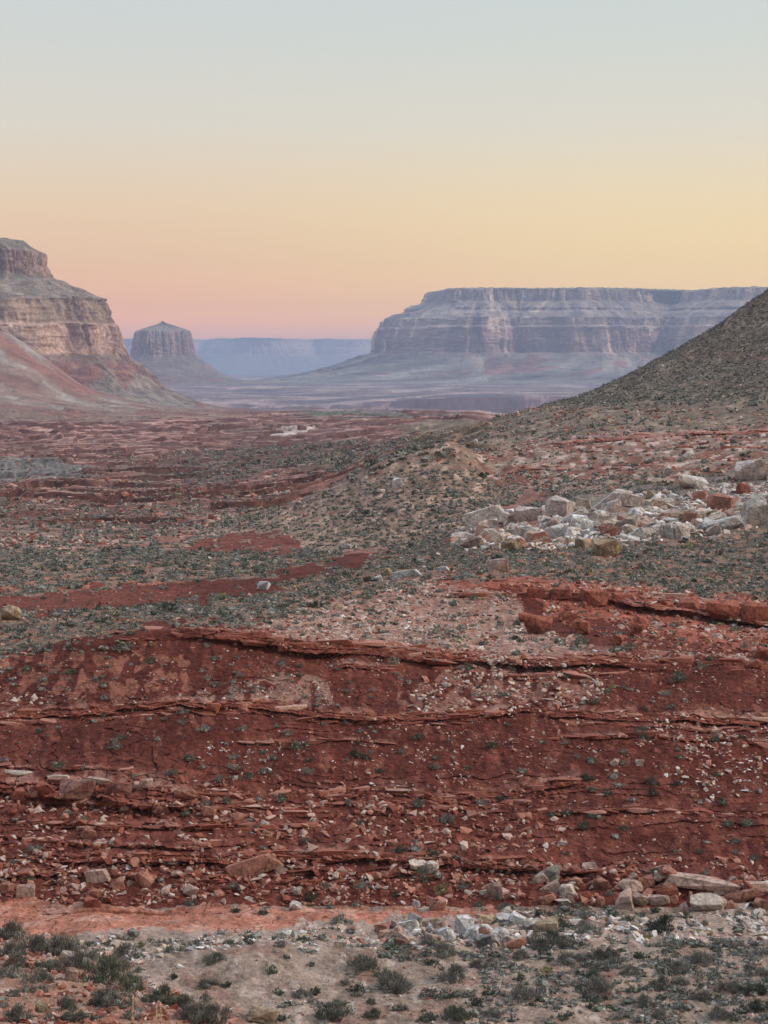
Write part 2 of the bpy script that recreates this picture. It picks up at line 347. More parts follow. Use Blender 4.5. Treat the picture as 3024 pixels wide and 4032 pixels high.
# ---- ground colour: soils and rock types (albedo), painted shadow lines on valley steps, with ragged borders
QX, QY = (U0 - UC) / F, np.log(Y0)                          # bearing and log distance: grain that keeps its share of the view
def qn(w, seed, k=1.0): return noise(QX / w, QY / (w * k), seed)
SF = np.interp(Y0, [0, 138, 141, 173, 176, 250, 3000], [3.5, 3.5, 2.0, 2.0, 3.5, 6, 8])   # ground seen flat is drawn out
wu = U0 + 22 * qn(.028, 400, 2.5) + 13 * qn(.008, 401, 2.5) + 3 * qn(.003, 404, 2.5)
wv = V0 + (7 * qn(.03, 402, 2.5) + 6.5 * qn(.008, 403, 2.5) + 2.5 * qn(.003, 405, 2.5)) * np.interp(Y0, [0, 300, 800, 3000], [1, 1, .6, .35])
def zone(poly): return inpoly(wu, wv, poly)
CL = np.zeros((NR, NC, 3), np.float32); CL[:] = np.where(Y0[..., None] > 300, (.26, .12, .09), (.118, .030, .020))
def paint(mask, c, k=1.0):
    mk = mask.astype(np.float32)[..., None] * k if mask.dtype == bool else mask[..., None] * k
    CL[:] = CL * (1 - mk) + np.array(c, np.float32) * mk
n1 = qn(.022, 410, 2.0) + .5 * qn(.009, 412, 2.0)
n2 = qn(.006, 411, 2.2) + .5 * qn(.0028, 413, 2.2)
RED, SALM, PINK, TAN, SAGE = (.25, .068, .043), (.44, .19, .135), (.42, .235, .19), (.33, .205, .145), (.125, .115, .095)
slope_z = (V0 > 640) & (V0 < 915) & (Y0 > 135) & (Y0 < 175)
paint(slope_z & (n1 > .25), (.17, .048, .032), .7)
paint(slope_z & (n2 > .38), (.23, .08, .054), .6)
paint((V0 > 775) & slope_z & (n2 > -.1), (.20, .062, .042), .6)
# valley and benches
Z_BENCH = [(-400, 598), (0, 610), (100, 611), (190, 603), (260, 592), (330, 572), (395, 552), (450, 546), (560, 538), (640, 530), (768, 505), (1170, 505), (1170, 604), (768, 600), (700, 594), (600, 584), (510, 576), (450, 578), (400, 590), (340, 610), (250, 626), (150, 622), (110, 655), (0, 662), (-400, 665)]
Z_TANGRAV = [(300, 606), (345, 590), (400, 583), (450, 584), (500, 592), (520, 600), (540, 625), (600, 648), (768, 660), (768, 664), (620, 652), (530, 657), (400, 645), (330, 640), (260, 630), (270, 618)]
Z_REDGULLY = [(-400, 582), (0, 590), (60, 594), (130, 585), (200, 590), (170, 602), (100, 612), (0, 614), (-400, 612)]
Z_REDPATCH = [(185, 548), (230, 534), (300, 536), (320, 543), (290, 551), (215, 556)]
Z_MOUND = [(190, 532), (290, 502), (350, 474), (400, 452), (440, 442), (480, 450), (510, 470), (520, 500), (470, 540), (400, 550), (330, 548), (250, 548), (180, 545)]
Z_RHILL = [(410, 470), (400, 430), (540, 380), (590, 355), (640, 330), (690, 290), (740, 230), (1170, 20), (1170, 428), (768, 428), (650, 430), (560, 434), (500, 452), (430, 458), (340, 474), (270, 478), (330, 462)]
Z_RLEDGES = [(510, 450), (560, 441), (768, 436), (1170, 434), (1170, 470), (768, 470), (700, 474), (620, 492), (560, 498), (500, 490), (490, 470), (480, 455)]
Z_UPSAGE = [(560, 496), (620, 490), (690, 474), (768, 462), (1170, 460), (1170, 520), (768, 508), (700, 505), (640, 515), (560, 512), (520, 512)]
Z_VALLEY = [(-400, 405), (0, 425), (230, 405), (768, 405), (1170, 405), (1170, 500), (400, 470), (300, 500), (200, 532), (100, 548), (-400, 556)]
Z_MIDSAGE = [(-400, 540), (0, 545), (100, 552), (200, 545), (330, 549), (330, 560), (260, 575), (150, 585), (60, 594), (-400, 590)]
Z_GREYFLAT = [(-10, 464), (55, 463), (75, 470), (86, 476), (78, 484), (30, 486), (-100, 486), (-100, 464)]
Z_LEFTRED = [(0, 652), (110, 650), (200, 655), (200, 690), (0, 700), (-400, 700), (-400, 655)]
Z_CREAMSTRIP = [(60, 938), (130, 932), (250, 928), (350, 920), (420, 912), (520, 912), (640, 918), (768, 905), (1170, 900), (1170, 940), (768, 940), (500, 942), (350, 948), (250, 945), (180, 955), (130, 965), (60, 955)]
Z_SAGEGRAV2 = [(254, 676), (275, 672), (320, 676), (330, 690), (340, 704), (254, 702), (200, 700), (215, 688)]
Z_CREAMGRAV = [(400, 700), (415, 690), (450, 675), (480, 655), (560, 660), (590, 690), (600, 706), (480, 712), (420, 712)]
beyond = Y0 > 175
paint(zone(Z_VALLEY) & beyond & (Y0 < 4200), (.36, .20, .16))
vz = zone(Z_VALLEY) & beyond & (Y0 < 4200)
pn = fbm(PX / 120, PY / 45, 4, 420); pn2 = fbm(PX / 42, PY / 16, 4, 421)
paint(vz & (pn > .22), (.44, .24, .19)); paint(vz & (pn < -.28), (.24, .165, .135), .85)
paint(vz & (pn2 > .50), (.46, .30, .25), .8); paint(vz & (pn2 < -.48), (.17, .12, .10), .8)
tq = (np.gradient(TERR, axis=0) / np.gradient(Y0, axis=0)); paint(vz & (tq > .06) & (Y0 < 3500), (.13, .055, .045), .85)  # dark red step faces, deepened to paint in the terraces' shadow lines
paint(zone([(180, 455), (330, 448), (440, 446), (440, 470), (300, 482), (200, 490), (120, 500), (140, 480)]) & beyond & (n1 > -.3), (.155, .105, .085), .8)
paint(zone([(277, 437), (306, 435), (314, 440), (290, 440)]) & beyond, (.52, .42, .38))
paint(zone([(290, 416), (330, 411), (400, 417), (470, 423), (400, 425), (310, 424)]) & beyond, (.15, .14, .11))
paint(zone(Z_GREYFLAT) & beyond & (Y0 < 1400), (.20, .185, .17))
far_ = (Y0 > 2300) & (U0 > 170)
paint(far_, (.22, .15, .14)); fn = fbm(PX / 300, PY / 420, 5, 430, .6)
paint(far_ & (fn > .25), (.36, .26, .24)); paint(far_ & (fn < -.2), (.13, .10, .11)); paint(far_ & (Y0 < 5600) & (Y0 > 4600), (.15, .095, .10)); paint(far_ & (Y0 < 5600) & (Y0 > 5000) & (fbm(PX / 60, Z1 / 14, 4, 431) > .1), (.33, .21, .20))
paint((Y0 > 5380) & (Y0 < 5570) & (U0 > 330) & (fn < .1), (.12, .075, .08)); paint((Y0 > 5600) & (Y0 < 5800) & (U0 > 380) & (fn > -.1), (.46, .33, .29))
lt = (Y0 > 1700) & (Y0 < 5000) & (U0 < 250)
paint(lt & zone([(-400, 270), (0, 325), (100, 388), (240, 410), (240, 425), (-400, 430)]), (.25, .165, .125)); ln = fbm(PX / 90 + PY / 200, PY / 200, 4, 440)
paint(lt & (V0 < 420) & (ln > .1), (.22, .105, .08), .8); paint(lt & (V0 < 415) & (ln < -.45), (.34, .29, .24), .7)
ridge = lt & (Y0 < 3200) & (Y0 > 2700) & (U0 < 130)
paint(ridge & (V0 < 395) & (ln > -.2), (.26, .11, .08), .8)
paint(zone(Z_MIDSAGE) & beyond, (.27, .165, .12)); paint(zone(Z_MIDSAGE) & beyond & (n2 > .1), (.17, .13, .10), .9)
paint(zone(Z_BENCH) & beyond, (.24, .145, .105)); paint(zone(Z_BENCH) & beyond & (n2 > -.05), (.15, .12, .09), .85)
paint(zone(Z_BENCH) & beyond & (n1 > .45) & (n2 < .2), (.35, .16, .10), .8)
paint(zone(Z_TANGRAV) & (Y0 > 168), (.33, .185, .14)); paint(zone(Z_TANGRAV) & (Y0 > 168) & (n2 > .25), (.43, .30, .24), .8)
paint(zone(Z_REDGULLY) & beyond, (.17, .05, .034)); paint(zone([(0, 566), (150, 560), (200, 570), (180, 585), (60, 594), (0, 590)]) & beyond & (n1 > .1), (.36, .14, .09), .8)
paint(zone([(430, 584), (520, 588), (560, 615), (700, 640), (768, 650), (900, 655), (900, 606), (768, 600), (600, 584), (510, 576), (470, 577)]) & (Y0 > 172) & (Y0 < 215), (.33, .105, .07))
paint(zone(Z_MOUND) & (Y0 > 290) & (Y0 < 420), (.285, .185, .135)); paint(zone(Z_MOUND) & (Y0 > 290) & (Y0 < 420) & (n2 > .3), (.42, .29, .22), .7)
paint(zone(Z_REDPATCH) & beyond & (n2 > -.5), (.17, .05, .034))
rh = zone(Z_RHILL) & (Y0 > 385) & (Y0 < 1300)
paint(rh, (.19, .14, .10)); paint(rh & (n1 > .2), (.235, .17, .125), .8); paint(rh & (n2 > .5), (.28, .21, .16), .7)
paint(rh & (noise(PX / 30 + PZ / 6, PZ / 9, 450) > .55), (.22, .13, .095), .6)
rl_ = zone(Z_RLEDGES) & (Y0 > 300)
paint(rl_, (.25, .115, .08)); paint(rl_ & (n1 > .0), (.27, .19, .145), .9); paint(rl_ & (n2 > .35), (.45, .33, .28), .8)
paint(zone(Z_UPSAGE) & (Y0 > 290) & (Y0 < 390), (.19, .15, .12))
paint(zone(Z_LEFTRED) & slope_z & (n2 > .0), (.30, .12, .08), .8)
paint(zone(Z_SAGEGRAV2) & (Y0 < 175) & (n2 > -.3), (.30, .17, .13), .8); paint(zone(Z_CREAMGRAV) & (Y0 < 175) & (n2 > -.1), (.30, .15, .11), .7)
# wash floor, slickrock, cream strip, knoll
wash = (Y0 > 70) & (Y0 < 140.5)
paint(wash, (.30, .215, .165)); paint(wash & (n1 > .15), (.37, .27, .215), .8); paint(wash & (n2 > .35), (.44, .35, .29), .7); paint(wash & (n1 < -.4), (.28, .165, .125), .8)
slick = zone([(-400, 895), (0, 903), (60, 901), (130, 905), (200, 907), (300, 907), (420, 908), (530, 915), (420, 925), (370, 930), (250, 936), (130, 940), (0, 940), (-400, 940)]) & (Y0 > 130) & (Y0 < 150)
paint(slick, (.46, .195, .13)); sn = fbm(PX / 3.2, V0 / 9.0, 4, 460)
paint(slick & (sn > .25), (.54, .30, .23), .8); paint(slick & (sn < -.35), (.36, .14, .095), .8)
crk = np.abs(fbm(PX / 2.2, V0 / 12.0, 3, 461)); paint(slick & (crk < .035), (.14, .05, .035), .9)
paint(zone(Z_CREAMSTRIP) & (Y0 > 100) & (Y0 < 145) & ~(slick & (wv < 918)), (.37, .27, .22))
paint((Y0 < 70), (.33, .17, .115)); paint((Y0 < 70) & (n1 > .2), (.38, .23, .165), .8); paint((Y0 < 70) & (n2 > .35), (.47, .33, .26), .7)
# ledge rock: paler weathered tops, redder faces
face = LM > .25; far2 = Y0 > 300
paint(np.clip(LM, 0, 1) * .8, (.27, .085, .055)); paint(np.clip(LT, 0, 1) * .7 * smooth(-.5, .3, n2 + n1 * .5), (.43, .23, .175))
fz = (Y0 > 290)[..., None]; grain = .34 * n2 + .22 * n1 + .30 * qn(.0018, 480, 2.5)
CL = np.where(fz, CL * np.clip(1 + .85 * grain, .45, 1.6)[..., None], CL)
vr = .5 + .5 * noise(PX / .5, PZ / .25, 470); near_ = (Y0 < 300)
CL *= (1 + .22 * (vr * 2 - 1) * near_)[..., None]

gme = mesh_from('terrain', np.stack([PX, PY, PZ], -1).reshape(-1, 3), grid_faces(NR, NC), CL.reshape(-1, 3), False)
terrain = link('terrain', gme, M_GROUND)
tag(terrain, 'red and tan desert ground with rock ledges running to the distant mesas', None, None, 'structure')
# ------------------------------------------------------------------ mesas, butte and plateau: rims lofted into cap, cliffs and talus
def catmull(pts, n, closed=False):
    p = np.array(pts, float)
    if closed: p = np.vstack([p[-1], p, p[0], p[1]])
    else: p = np.vstack([2 * p[0] - p[1], p, 2 * p[-1] - p[-2]])
    t = np.linspace(0, len(p) - 3 - 1e-6, n, endpoint=not closed); i = t.astype(int); f = (t - i)[:, None]
    a, b, c, d = p[i], p[i + 1], p[i + 2], p[i + 3]
    return .5 * (2 * b + (c - a) * f + (2 * a - 5 * b + 4 * c - d) * f ** 2 + (3 * b - a - 3 * c + d) * f ** 3)
def loft(name, rim, prof, n, colour, seed, flute=8., fw=45., zwave=0., closed=False, label='', m=170, alcove=0., aw=400., inner=None, gully=14.):
    """prof: (outset, z, cliffness 0..1, colour key) from the cap outward and down"""
    R = catmull(rim, n, closed)
    d = np.roll(R, -1, 0) - np.roll(R, 1, 0)
    if not closed: d[0] = R[1] - R[0]; d[-1] = R[-1] - R[-2]
    for _ in range(3): d = (np.roll(d, 1, 0) + d + np.roll(d, -1, 0)) / 3 if closed else d
    ln = np.hypot(d[:, 0], d[:, 1]); nx, ny = d[:, 1] / ln, -d[:, 0] / ln
    s = np.concatenate([[0], np.cumsum(np.hypot(*np.diff(R, axis=0).T))])
    P = np.array([[p[0], p[1], p[2]] for p in prof], float)
    arc = np.concatenate([[0], np.cumsum(np.abs(np.diff(P[:, 1])) + .35 * np.abs(np.diff(P[:, 0])))])
    tt = np.linspace(0, arc[-1], m); O, Z, K = (np.interp(tt, arc, P[:, k]) for k in range(3))
    S = np.repeat(s[None], m, 0); O = np.repeat(O[:, None], n, 1); Z = np.repeat(Z[:, None], n, 1); K = np.repeat(K[:, None], n, 1)
    if closed:                                                   # noise that closes on itself
        a = S / s[-1] * 2 * math.pi * 1.0; rad = s[-1] / (2 * math.pi)
        A, B = np.cos(a) * rad, np.sin(a) * rad
    else: A, B = S, S * 0
    fl = fbm(A / fw, B / fw + Z / (fw * 9), 4, seed, .6)
    fl = -np.abs(fl) * 1.6 + .5
    al = alcove * fbm(A / aw, B / aw, 2, seed + 3) * smooth(0, 60, O + 60)
    ta = 1 - K
    rav = -np.abs(noise(A / (fw * 2.6) + .25 * noise(A / fw, Z / 60, seed + 8), B / (fw * 2.6) + Z / (fw * 12), seed + 5)) * 1.3 + .5 + .25 * noise(A / (fw * .7), B / (fw * .7) + O / (fw * 3), seed + 12)
    bedn = noise(Z / (flute * 1.4) + .35 * noise(A / 200, B / 200, seed + 11), A * 0 + B * 0, seed + 6)
    D = al + (flute * fl * K) + flute * .25 * bedn * K + ta * gully * rav * smooth(0, 40, O) + flute * .25 * fbm(A / 14, Z / 10 + B / 14, 3, seed + 7)
    D = D * smooth(-60, 0, O)
    Zz = Z + zwave * fbm(A / 600, B / 600, 3, seed + 9) * smooth(P[:, 1].min(), P[:, 1].max(), Z) + ta * flute * .22 * fbm(A / 26, B / 26 + O / 26, 3, seed + 10)
    X = R[:, 0][None] + nx[None] * (O + D); Y = R[:, 1][None] + ny[None] * (O + D)
    ins = np.clip(-O, 0, None)                                # the cap runs in towards the body of the mesa
    if inner is not None:
        X = R[:, 0][None] + nx[None] * (np.clip(O, 0, None) + D) + inner[0] * ins; Y = R[:, 1][None] + ny[None] * (np.clip(O, 0, None) + D) + inner[1] * ins
    else:
        cx, cy = R.mean(0); f = 1 - ins / ins.max()
        X = np.where(ins > 0, cx + (R[:, 0][None] + nx[None] * D - cx) * f, X); Y = np.where(ins > 0, cy + (R[:, 1][None] + ny[None] * D - cy) * f, Y)
    c = colour(A, B, O, Z, K, seed)
    if closed:
        i = np.arange(m - 1)[:, None] * n + np.arange(n)[None]; j = np.arange(m - 1)[:, None] * n + (np.arange(n)[None] + 1) % n
        Fc = np.stack([i.ravel(), (i + n).ravel(), (j + n).ravel(), j.ravel()], 1)
    else:
        Fc = grid_faces(m, n)[:, ::-1]
    me = mesh_from(name, np.stack([X, Y, Zz], -1).reshape(-1, 3), Fc, c.reshape(-1, 3), False)
    o = link(name, me, M_MESA); tag(o, label, None, None, 'structure'); return o
def bands(zs, cols, Z):
    zs = np.array(zs, float); cols = np.array(cols, float)
    return np.stack([np.interp(Z, zs, cols[:, k]) for k in range(3)], -1)
def lerp(c, m, col): return c * (1 - m[..., None]) + np.array(col) * m[..., None]

GREEN = (.21, .18, .125); CLIFF = (.68, .44, .33); CLIFF2 = (.76, .53, .42); DARKC = (.20, .12, .10)
def col_left(A, B, O, Z, K, sd):
    c = bands([-90, 20, 26, 78, 82, 118, 124, 168, 174, 212, 220, 240], [(.26, .21, .17), (.30, .23, .18), CLIFF, CLIFF2, (.40, .28, .20), (.50, .36, .26), (.33, .26, .19), (.28, .22, .165), (.50, .34, .26), (.52, .36, .28), GREEN, GREEN], Z)
    st = fbm(A / 22, B / 22 + Z / 160, 4, sd + 20)
    ck = np.abs(noise(A / 15 + .3 * noise(A / 9, Z / 20, sd + 30), B / 15 + Z / 240, sd + 31)); c = lerp(c, (1 - smooth(.02, .09, ck)) * K * .6, (.20, .12, .09))
    c = lerp(c, smooth(.2, .5, st) * K * .6, (.30, .18, .14)); c = lerp(c, smooth(-.2, -.5, st) * K * .6, (.62, .42, .30))
    tal = fbm(A / 60 + O / 140, O / 220, 4, sd + 21)
    c = lerp(c, smooth(.12, .3, tal) * (1 - K) * (Z < 20) * .85, (.27, .105, .075))
    c = c * (1 + .55 * fbm(A / 8, O / 16, 3, sd + 26) * (1 - K))[..., None]
    c = lerp(c, smooth(.3, .6, fbm(A / 9, B / 9 + Z / 9, 2, sd + 22)) * (1 - K) * .5, (.40, .32, .26))
    return c * (1 + .12 * noise(A * 0, Z / 3.5, sd + 23))[..., None]
def s4(u, v, Y): return ((u - UC) / F * Y, Y)
mesa_a = loft('mesa', [s4(-1700, 0, 4300), s4(-1000, 0, 3950), s4(-600, 0, 3850), s4(-330, 0, 3900), s4(-160, 0, 3840), s4(-60, 0, 3930), s4(0, 0, 3900), s4(24, 0, 3930), s4(38, 0, 3990), s4(38, 0, 4150), s4(20, 0, 4400), s4(-80, 0, 5000), s4(-200, 0, 6000)],
     [(-700, 238, 0), (-120, 238, 0), (-46, 235, 0), (-28, 225, .1), (-8, 217, .4), (-1, 213, 1), (0, 206, 1), (14, 170, 1), (34, 160, .1), (72, 142, 0), (112, 127, 0), (116, 122, .9), (122, 104, 1), (130, 84, .9), (138, 79, .4), (140, 76, 1), (148, 40, 1), (156, 22, 1), (176, 6, .1), (200, -14, 0), (226, -40, 0), (290, -66, 0), (370, -84, 0), (620, -120, 0)],
     1500, col_left, 501, 14., 27., 0., False, 'tall banded sandstone mesa with fluted cliffs at the left edge', 240, 16., 160., (-.75, .66), 26.)
def col_butte(A, B, O, Z, K, sd):
    c = bands([-90, 50, 60, 148, 156, 190], [(.24, .19, .17), (.27, .21, .18), (.38, .25, .22), (.44, .31, .26), (.30, .25, .20), GREEN], Z)
    st = fbm(A / 26, B / 26 + Z / 200, 3, sd + 20)
    c = lerp(c, smooth(.25, .6, st) * K * .5, (.26, .17, .15)); c = lerp(c, smooth(-.2, -.5, st) * K * .6, (.60, .42, .34))
    return lerp(c, smooth(.2, .4, fbm(A / 60, O / 120, 3, sd + 21)) * (1 - K) * (Z < 60) * .7, (.25, .13, .10))
bx_, by_ = (162 - UC) / F * 9000, 9000.
mkr = [(bx_ + 102 * math.cos(a) * (1 + .12 * math.cos(3 * a + 1) + .08 * math.cos(5 * a)), by_ + 150 * math.sin(a) * (1 + .12 * math.sin(2 * a))) for a in np.linspace(math.pi, 3 * math.pi, 14, endpoint=False)]
loft('butte', mkr, [(-126, 193, 0), (-108, 184, 0), (-60, 170, 0), (-12, 156, .2), (-2, 152, .6), (0, 144, 1), (8, 110, 1), (16, 58, 1), (36, 38, .1), (85, 0, 0), (150, -34, 0), (235, -58, 0), (420, -80, 0), (620, -110, 0)],
     520, col_butte, 521, 14., 58., 7., True, 'small flat-sided butte with a pointed cap standing alone in the valley gap', 150)
def col_right(A, B, O, Z, K, sd):
    c = bands([-70, 60, 70, 168, 172, 184, 190, 236, 300, 306, 352, 358, 380], [(.21, .185, .155), (.24, .20, .165), (.30, .185, .155), (.33, .20, .17), (.30, .20, .17), (.42, .33, .28), (.28, .20, .17), (.27, .215, .18), (.26, .21, .17), (.31, .24, .20), (.33, .26, .21), GREEN, GREEN], Z)
    st = fbm(A / 55, B / 55 + Z / 300, 4, sd + 20)
    c = lerp(c, smooth(.15, .4, st) * K * .6, (.17, .12, .11)); c = lerp(c, smooth(-.2, -.45, st) * K * .85, (.62, .46, .33))
    bd = noise(Z / 7.0, A / 500, sd + 24) + .5 * noise(A / 60, Z / 20, sd + 27); c = lerp(c, smooth(.3, .7, bd) * (Z > 60) * (Z < 300) * .35, (.43, .33, .28))
    return lerp(c, smooth(.18, .34, fbm(A / 50 + O / 260, O / 320, 3, sd + 21)) * (1 - K) * (Z < 60) * (Z > -30) * .8, (.22, .085, .07)) * 1.35 * (1 + .6 * fbm(A / 34 + O / 200, O / 260, 3, sd + 25) * (1 - K))[..., None]
def s10(u, Y): return ((u - UC) / F * Y, Y)
loft('mesa', [s10(520, 16000), s10(480, 13000), s10(452, 11300), s10(438, 10500), s10(434, 10150), s10(450, 9900), s10(480, 9860), s10(520, 9900), s10(560, 9830), s10(600, 9900), s10(640, 10050), s10(668, 10350), s10(690, 10200), s10(712, 9900), s10(740, 9750), s10(800, 9700), s10(900, 9800), s10(1100, 9400), s10(1500, 9300)],
     [(-2500, 366, 0), (-500, 366, 0), (-60, 364, 0), (-4, 359, .3), (0, 352, 1), (10, 308, 1), (60, 292, .2), (105, 272, .3), (112, 262, .9), (160, 248, .2), (196, 226, .3), (206, 222, 1), (214, 192, 1), (236, 184, .3), (240, 176, 1), (250, 112, 1), (258, 70, 1), (300, 56, 0), (400, 18, 0), (510, -12, 0), (620, -36, 0), (740, -54, 0), (1000, -72, 0), (1400, -95, 0)],
     1500, col_right, 541, 26., 80., 5., False, 'broad long mesa with layered blue-grey cliffs filling the right horizon', 240, 75., 420., (.75, .66), 75.)
def col_far(A, B, O, Z, K, sd):
    c = bands([-160, 120, 150, 300, 322, 340], [(.18, .17, .15), (.22, .19, .17), (.38, .29, .24), (.42, .33, .27), GREEN, GREEN], Z)
    return lerp(c, smooth(.1, .5, fbm(A / 260, Z / 300, 3, sd + 20)) * K * .6, (.20, .15, .14)) * 1.5
loft('plateau', [s10(-900, 24000), s10(-300, 25200), s10(0, 24600), s10(90, 25400), s10(150, 24700), s10(200, 25600), s10(240, 24600), s10(290, 24900), s10(310, 25800), s10(350, 25300), s10(390, 26200), s10(450, 26000), s10(650, 25600), s10(1100, 25000), s10(1500, 25000)],
     [(-3500, 338, 0), (-200, 338, 0), (-10, 335, .4), (0, 328, 1), (40, 250, 1), (90, 225, .3), (110, 160, 1), (240, 120, .2), (500, 40, 0), (900, -60, 0), (1500, -130, 0), (2500, -190, 0)],
     900, col_far, 561, 50., 330., 14., False, 'far level plateau rim, blue with distance, closing the valley gap', 110, 260., 1400., (0., 1.))

# ------------------------------------------------------------------ haze
def haze_box():
    me = bpy.data.meshes.new('haze'); bm = bmesh.new(); bmesh.ops.create_cube(bm, size=1.0)
    x0, x1, y0, y1, z0, z1 = -15500, 15500, -60, 30600, -420, 400
    for v in bm.verts: v.co = ((x0 + x1) / 2 + v.co.x * (x1 - x0), (y0 + y1) / 2 + v.co.y * (y1 - y0), (z0 + z1) / 2 + v.co.z * (z1 - z0))
    bm.to_mesh(me); bm.free()
    m = bpy.data.materials.new('haze_air'); m.use_nodes = True; t = m.node_tree; t.nodes.clear()
    o = t.nodes.new('ShaderNodeOutputMaterial'); p = t.nodes.new('ShaderNodeVolumePrincipled')
    p.inputs['Color'].default_value = (.62, .73, 1.0, 1); p.inputs['Density'].default_value = HAZE; p.inputs['Anisotropy'].default_value = 0.3
    t.links.new(p.outputs[0], o.inputs['Volume'])
    ob = link('haze', me, m); tag(ob, None, None, None, 'stuff'); ob.display_type = 'WIRE'
HAZE = 6.6e-5
haze_box()
# ------------------------------------------------------------------ rocks and shrubs: shapes
def hull_mesh(seed, n=14, dims=(1, .8, .55), round_=.5):
    r = np.random.default_rng(seed); p = r.normal(size=(n, 3)); p /= np.linalg.norm(p, axis=1)[:, None]
    box = p / np.abs(p).max(1)[:, None]; p = (p * round_ + box * (1 - round_)) * r.uniform(.82, 1.0, (n, 1)) * np.array(dims) * .5
    if round_ < .2:                                            # a broken block: jittered corners and a few chips
        cs = np.array([[a, b, c] for a in (-1, 1) for b in (-1, 1) for c in (-1, 1)]) * r.uniform(.30, 1.0, (8, 3)) + r.normal(0, .10, (8, 3))
        ch = np.array([[a, b, c] for a, b, c in r.uniform(-1, 1, (7, 3))]); ch = ch / np.abs(ch).max(1)[:, None] * r.uniform(.7, 1.05, (7, 1))
        p = np.clip(np.vstack([cs, ch]), -1.05, 1.05) * np.array(dims) * .5
    bm = bmesh.new()
    for q in p: bm.verts.new(q)
    res = bmesh.ops.convex_hull(bm, input=bm.verts[:])
    bmesh.ops.delete(bm, geom=[g for g in res['geom_interior'] if isinstance(g, bmesh.types.BMVert)], context='VERTS')
    return bm
def to_arrays(bm):
    bmesh.ops.triangulate(bm, faces=bm.faces[:]); bm.verts.index_update()
    V = np.array([v.co[:] for v in bm.verts], np.float32); Fc = np.array([[v.index for v in f.verts] for f in bm.faces], np.int32); return V, Fc
ROCK_LOW = []
for k in range(14):
    bm = hull_mesh(100 + k, 12 if k % 2 else 9, ((1, .85, .6), (1, .6, .38), (1, .9, .85))[k % 3], .35); ROCK_LOW.append(to_arrays(bm)); bm.free()
ROCK_HI = {}
def rock_hi(kind, k):
    key = (kind, k)
    if key in ROCK_HI: return ROCK_HI[key]
    dims, rd, n = {'block': ((1, 1, 1), .12, 12), 'slab': ((1, 1, 1), .12, 13), 'round': ((1, 1, 1), .85, 26), 'shard': ((1, 1, 1), .3, 9)}[kind]
    bm = hull_mesh(900 + k * 7 + len(kind), n, dims, rd)
    bmesh.ops.dissolve_limit(bm, angle_limit=.12, verts=bm.verts[:], edges=bm.edges[:])
    bmesh.ops.bevel(bm, geom=bm.edges[:], offset=.022 if kind != 'round' else .05, segments=2, affect='EDGES', profile=.6, clamp_overlap=True)
    bmesh.ops.remove_doubles(bm, verts=bm.verts[:], dist=.012)
    bmesh.ops.triangulate(bm, faces=bm.faces[:])
    for _ in range(2):
        es = [e for e in bm.edges if e.calc_length() > .09]
        if es: bmesh.ops.subdivide_edges(bm, edges=es, cuts=1)
        bmesh.ops.triangulate(bm, faces=bm.faces[:])
    V, Fc = to_arrays(bm); bm.free()
    nrm = V / (np.linalg.norm(V, axis=1)[:, None] + 1e-6)
    d = (.035 if kind == 'round' else .018) * fbm(V[:, 0] * 3 + V[:, 2] * 2 + k, V[:, 1] * 3 + V[:, 2] * 2.3, 4, 60 + k) + .03 * np.minimum(0, np.abs(noise(V[:, 0] * 2.2 + V[:, 2] + k, V[:, 1] * 2.2 - V[:, 2], 80 + k)) * 4 - .5)
    V = V + nrm * d[:, None]; V[:, 2] -= V[:, 2].min() * .75                      # sits with its foot a little in the soil
    me = mesh_from('boulder', V, Fc, None, False); ROCK_HI[key] = me; return me

def leaf_cloud(seed, n, lw, ll, clumps, core=True, flat=.62):
    """dome of leaf clumps, radius about 1, height about flat*1.3; triangles in clumps round bent twigs"""
    r = np.random.default_rng(seed)
    cc = r.normal(size=(clumps, 3)); cc[:, 2] = np.abs(cc[:, 2]) * .9 + .05; cc /= np.linalg.norm(cc, axis=1)[:, None]
    cc *= r.uniform(.45, .92, (clumps, 1)); cc[:, 2] *= flat * 1.25
    k = r.integers(0, clumps, n); dirs = r.normal(size=(n, 3)); dirs /= np.linalg.norm(dirs, axis=1)[:, None]
    p = cc[k] + dirs * r.uniform(.05, .30, (n, 1)) * np.array([1, 1, .8]); p[:, 2] = np.maximum(p[:, 2], .02)
    up = dirs * .7 + np.array([0, 0, .8]) + cc[k] * .8; up /= np.linalg.norm(up, axis=1)[:, None]
    sd = np.cross(up, r.normal(size=(n, 3))); sd /= np.linalg.norm(sd, axis=1)[:, None] + 1e-6
    L_ = ll * r.uniform(.6, 1.3, (n, 1)); W_ = lw * r.uniform(.7, 1.3, (n, 1))
    V = np.stack([p - sd * W_, p + sd * W_, p + up * L_], 1).reshape(-1, 3); Fc = np.arange(n * 3).reshape(-1, 3)
    if core:
        bm = bmesh.new(); bmesh.ops.create_icosphere(bm, subdivisions=1, radius=.62 if n < 100 else .42)
        for v in bm.verts: v.co.z = max(-.05, v.co.z * flat * 1.15 + .12); v.co.x *= .95
        cv, cf = to_arrays(bm); bm.free()
        cv = cv * (1 + .25 * r.uniform(-1, 1, (len(cv), 1)))
        V = np.vstack([V, cv]); Fc = np.vstack([Fc, cf + n * 3])
    return V.astype(np.float32), Fc.astype(np.int32)
BUSH_LOW = [leaf_cloud(300 + k, 46, .14, .30, 7) for k in range(8)]
BUSH_FAR = [leaf_cloud(330 + k, 16, .26, .42, 5) for k in range(6)]
def dome_mesh(name, seed, n, lw, ll, clumps, flat=.62):
    V, Fc = leaf_cloud(seed, n, lw, ll, clumps, True, flat); return mesh_from(name, V, Fc)
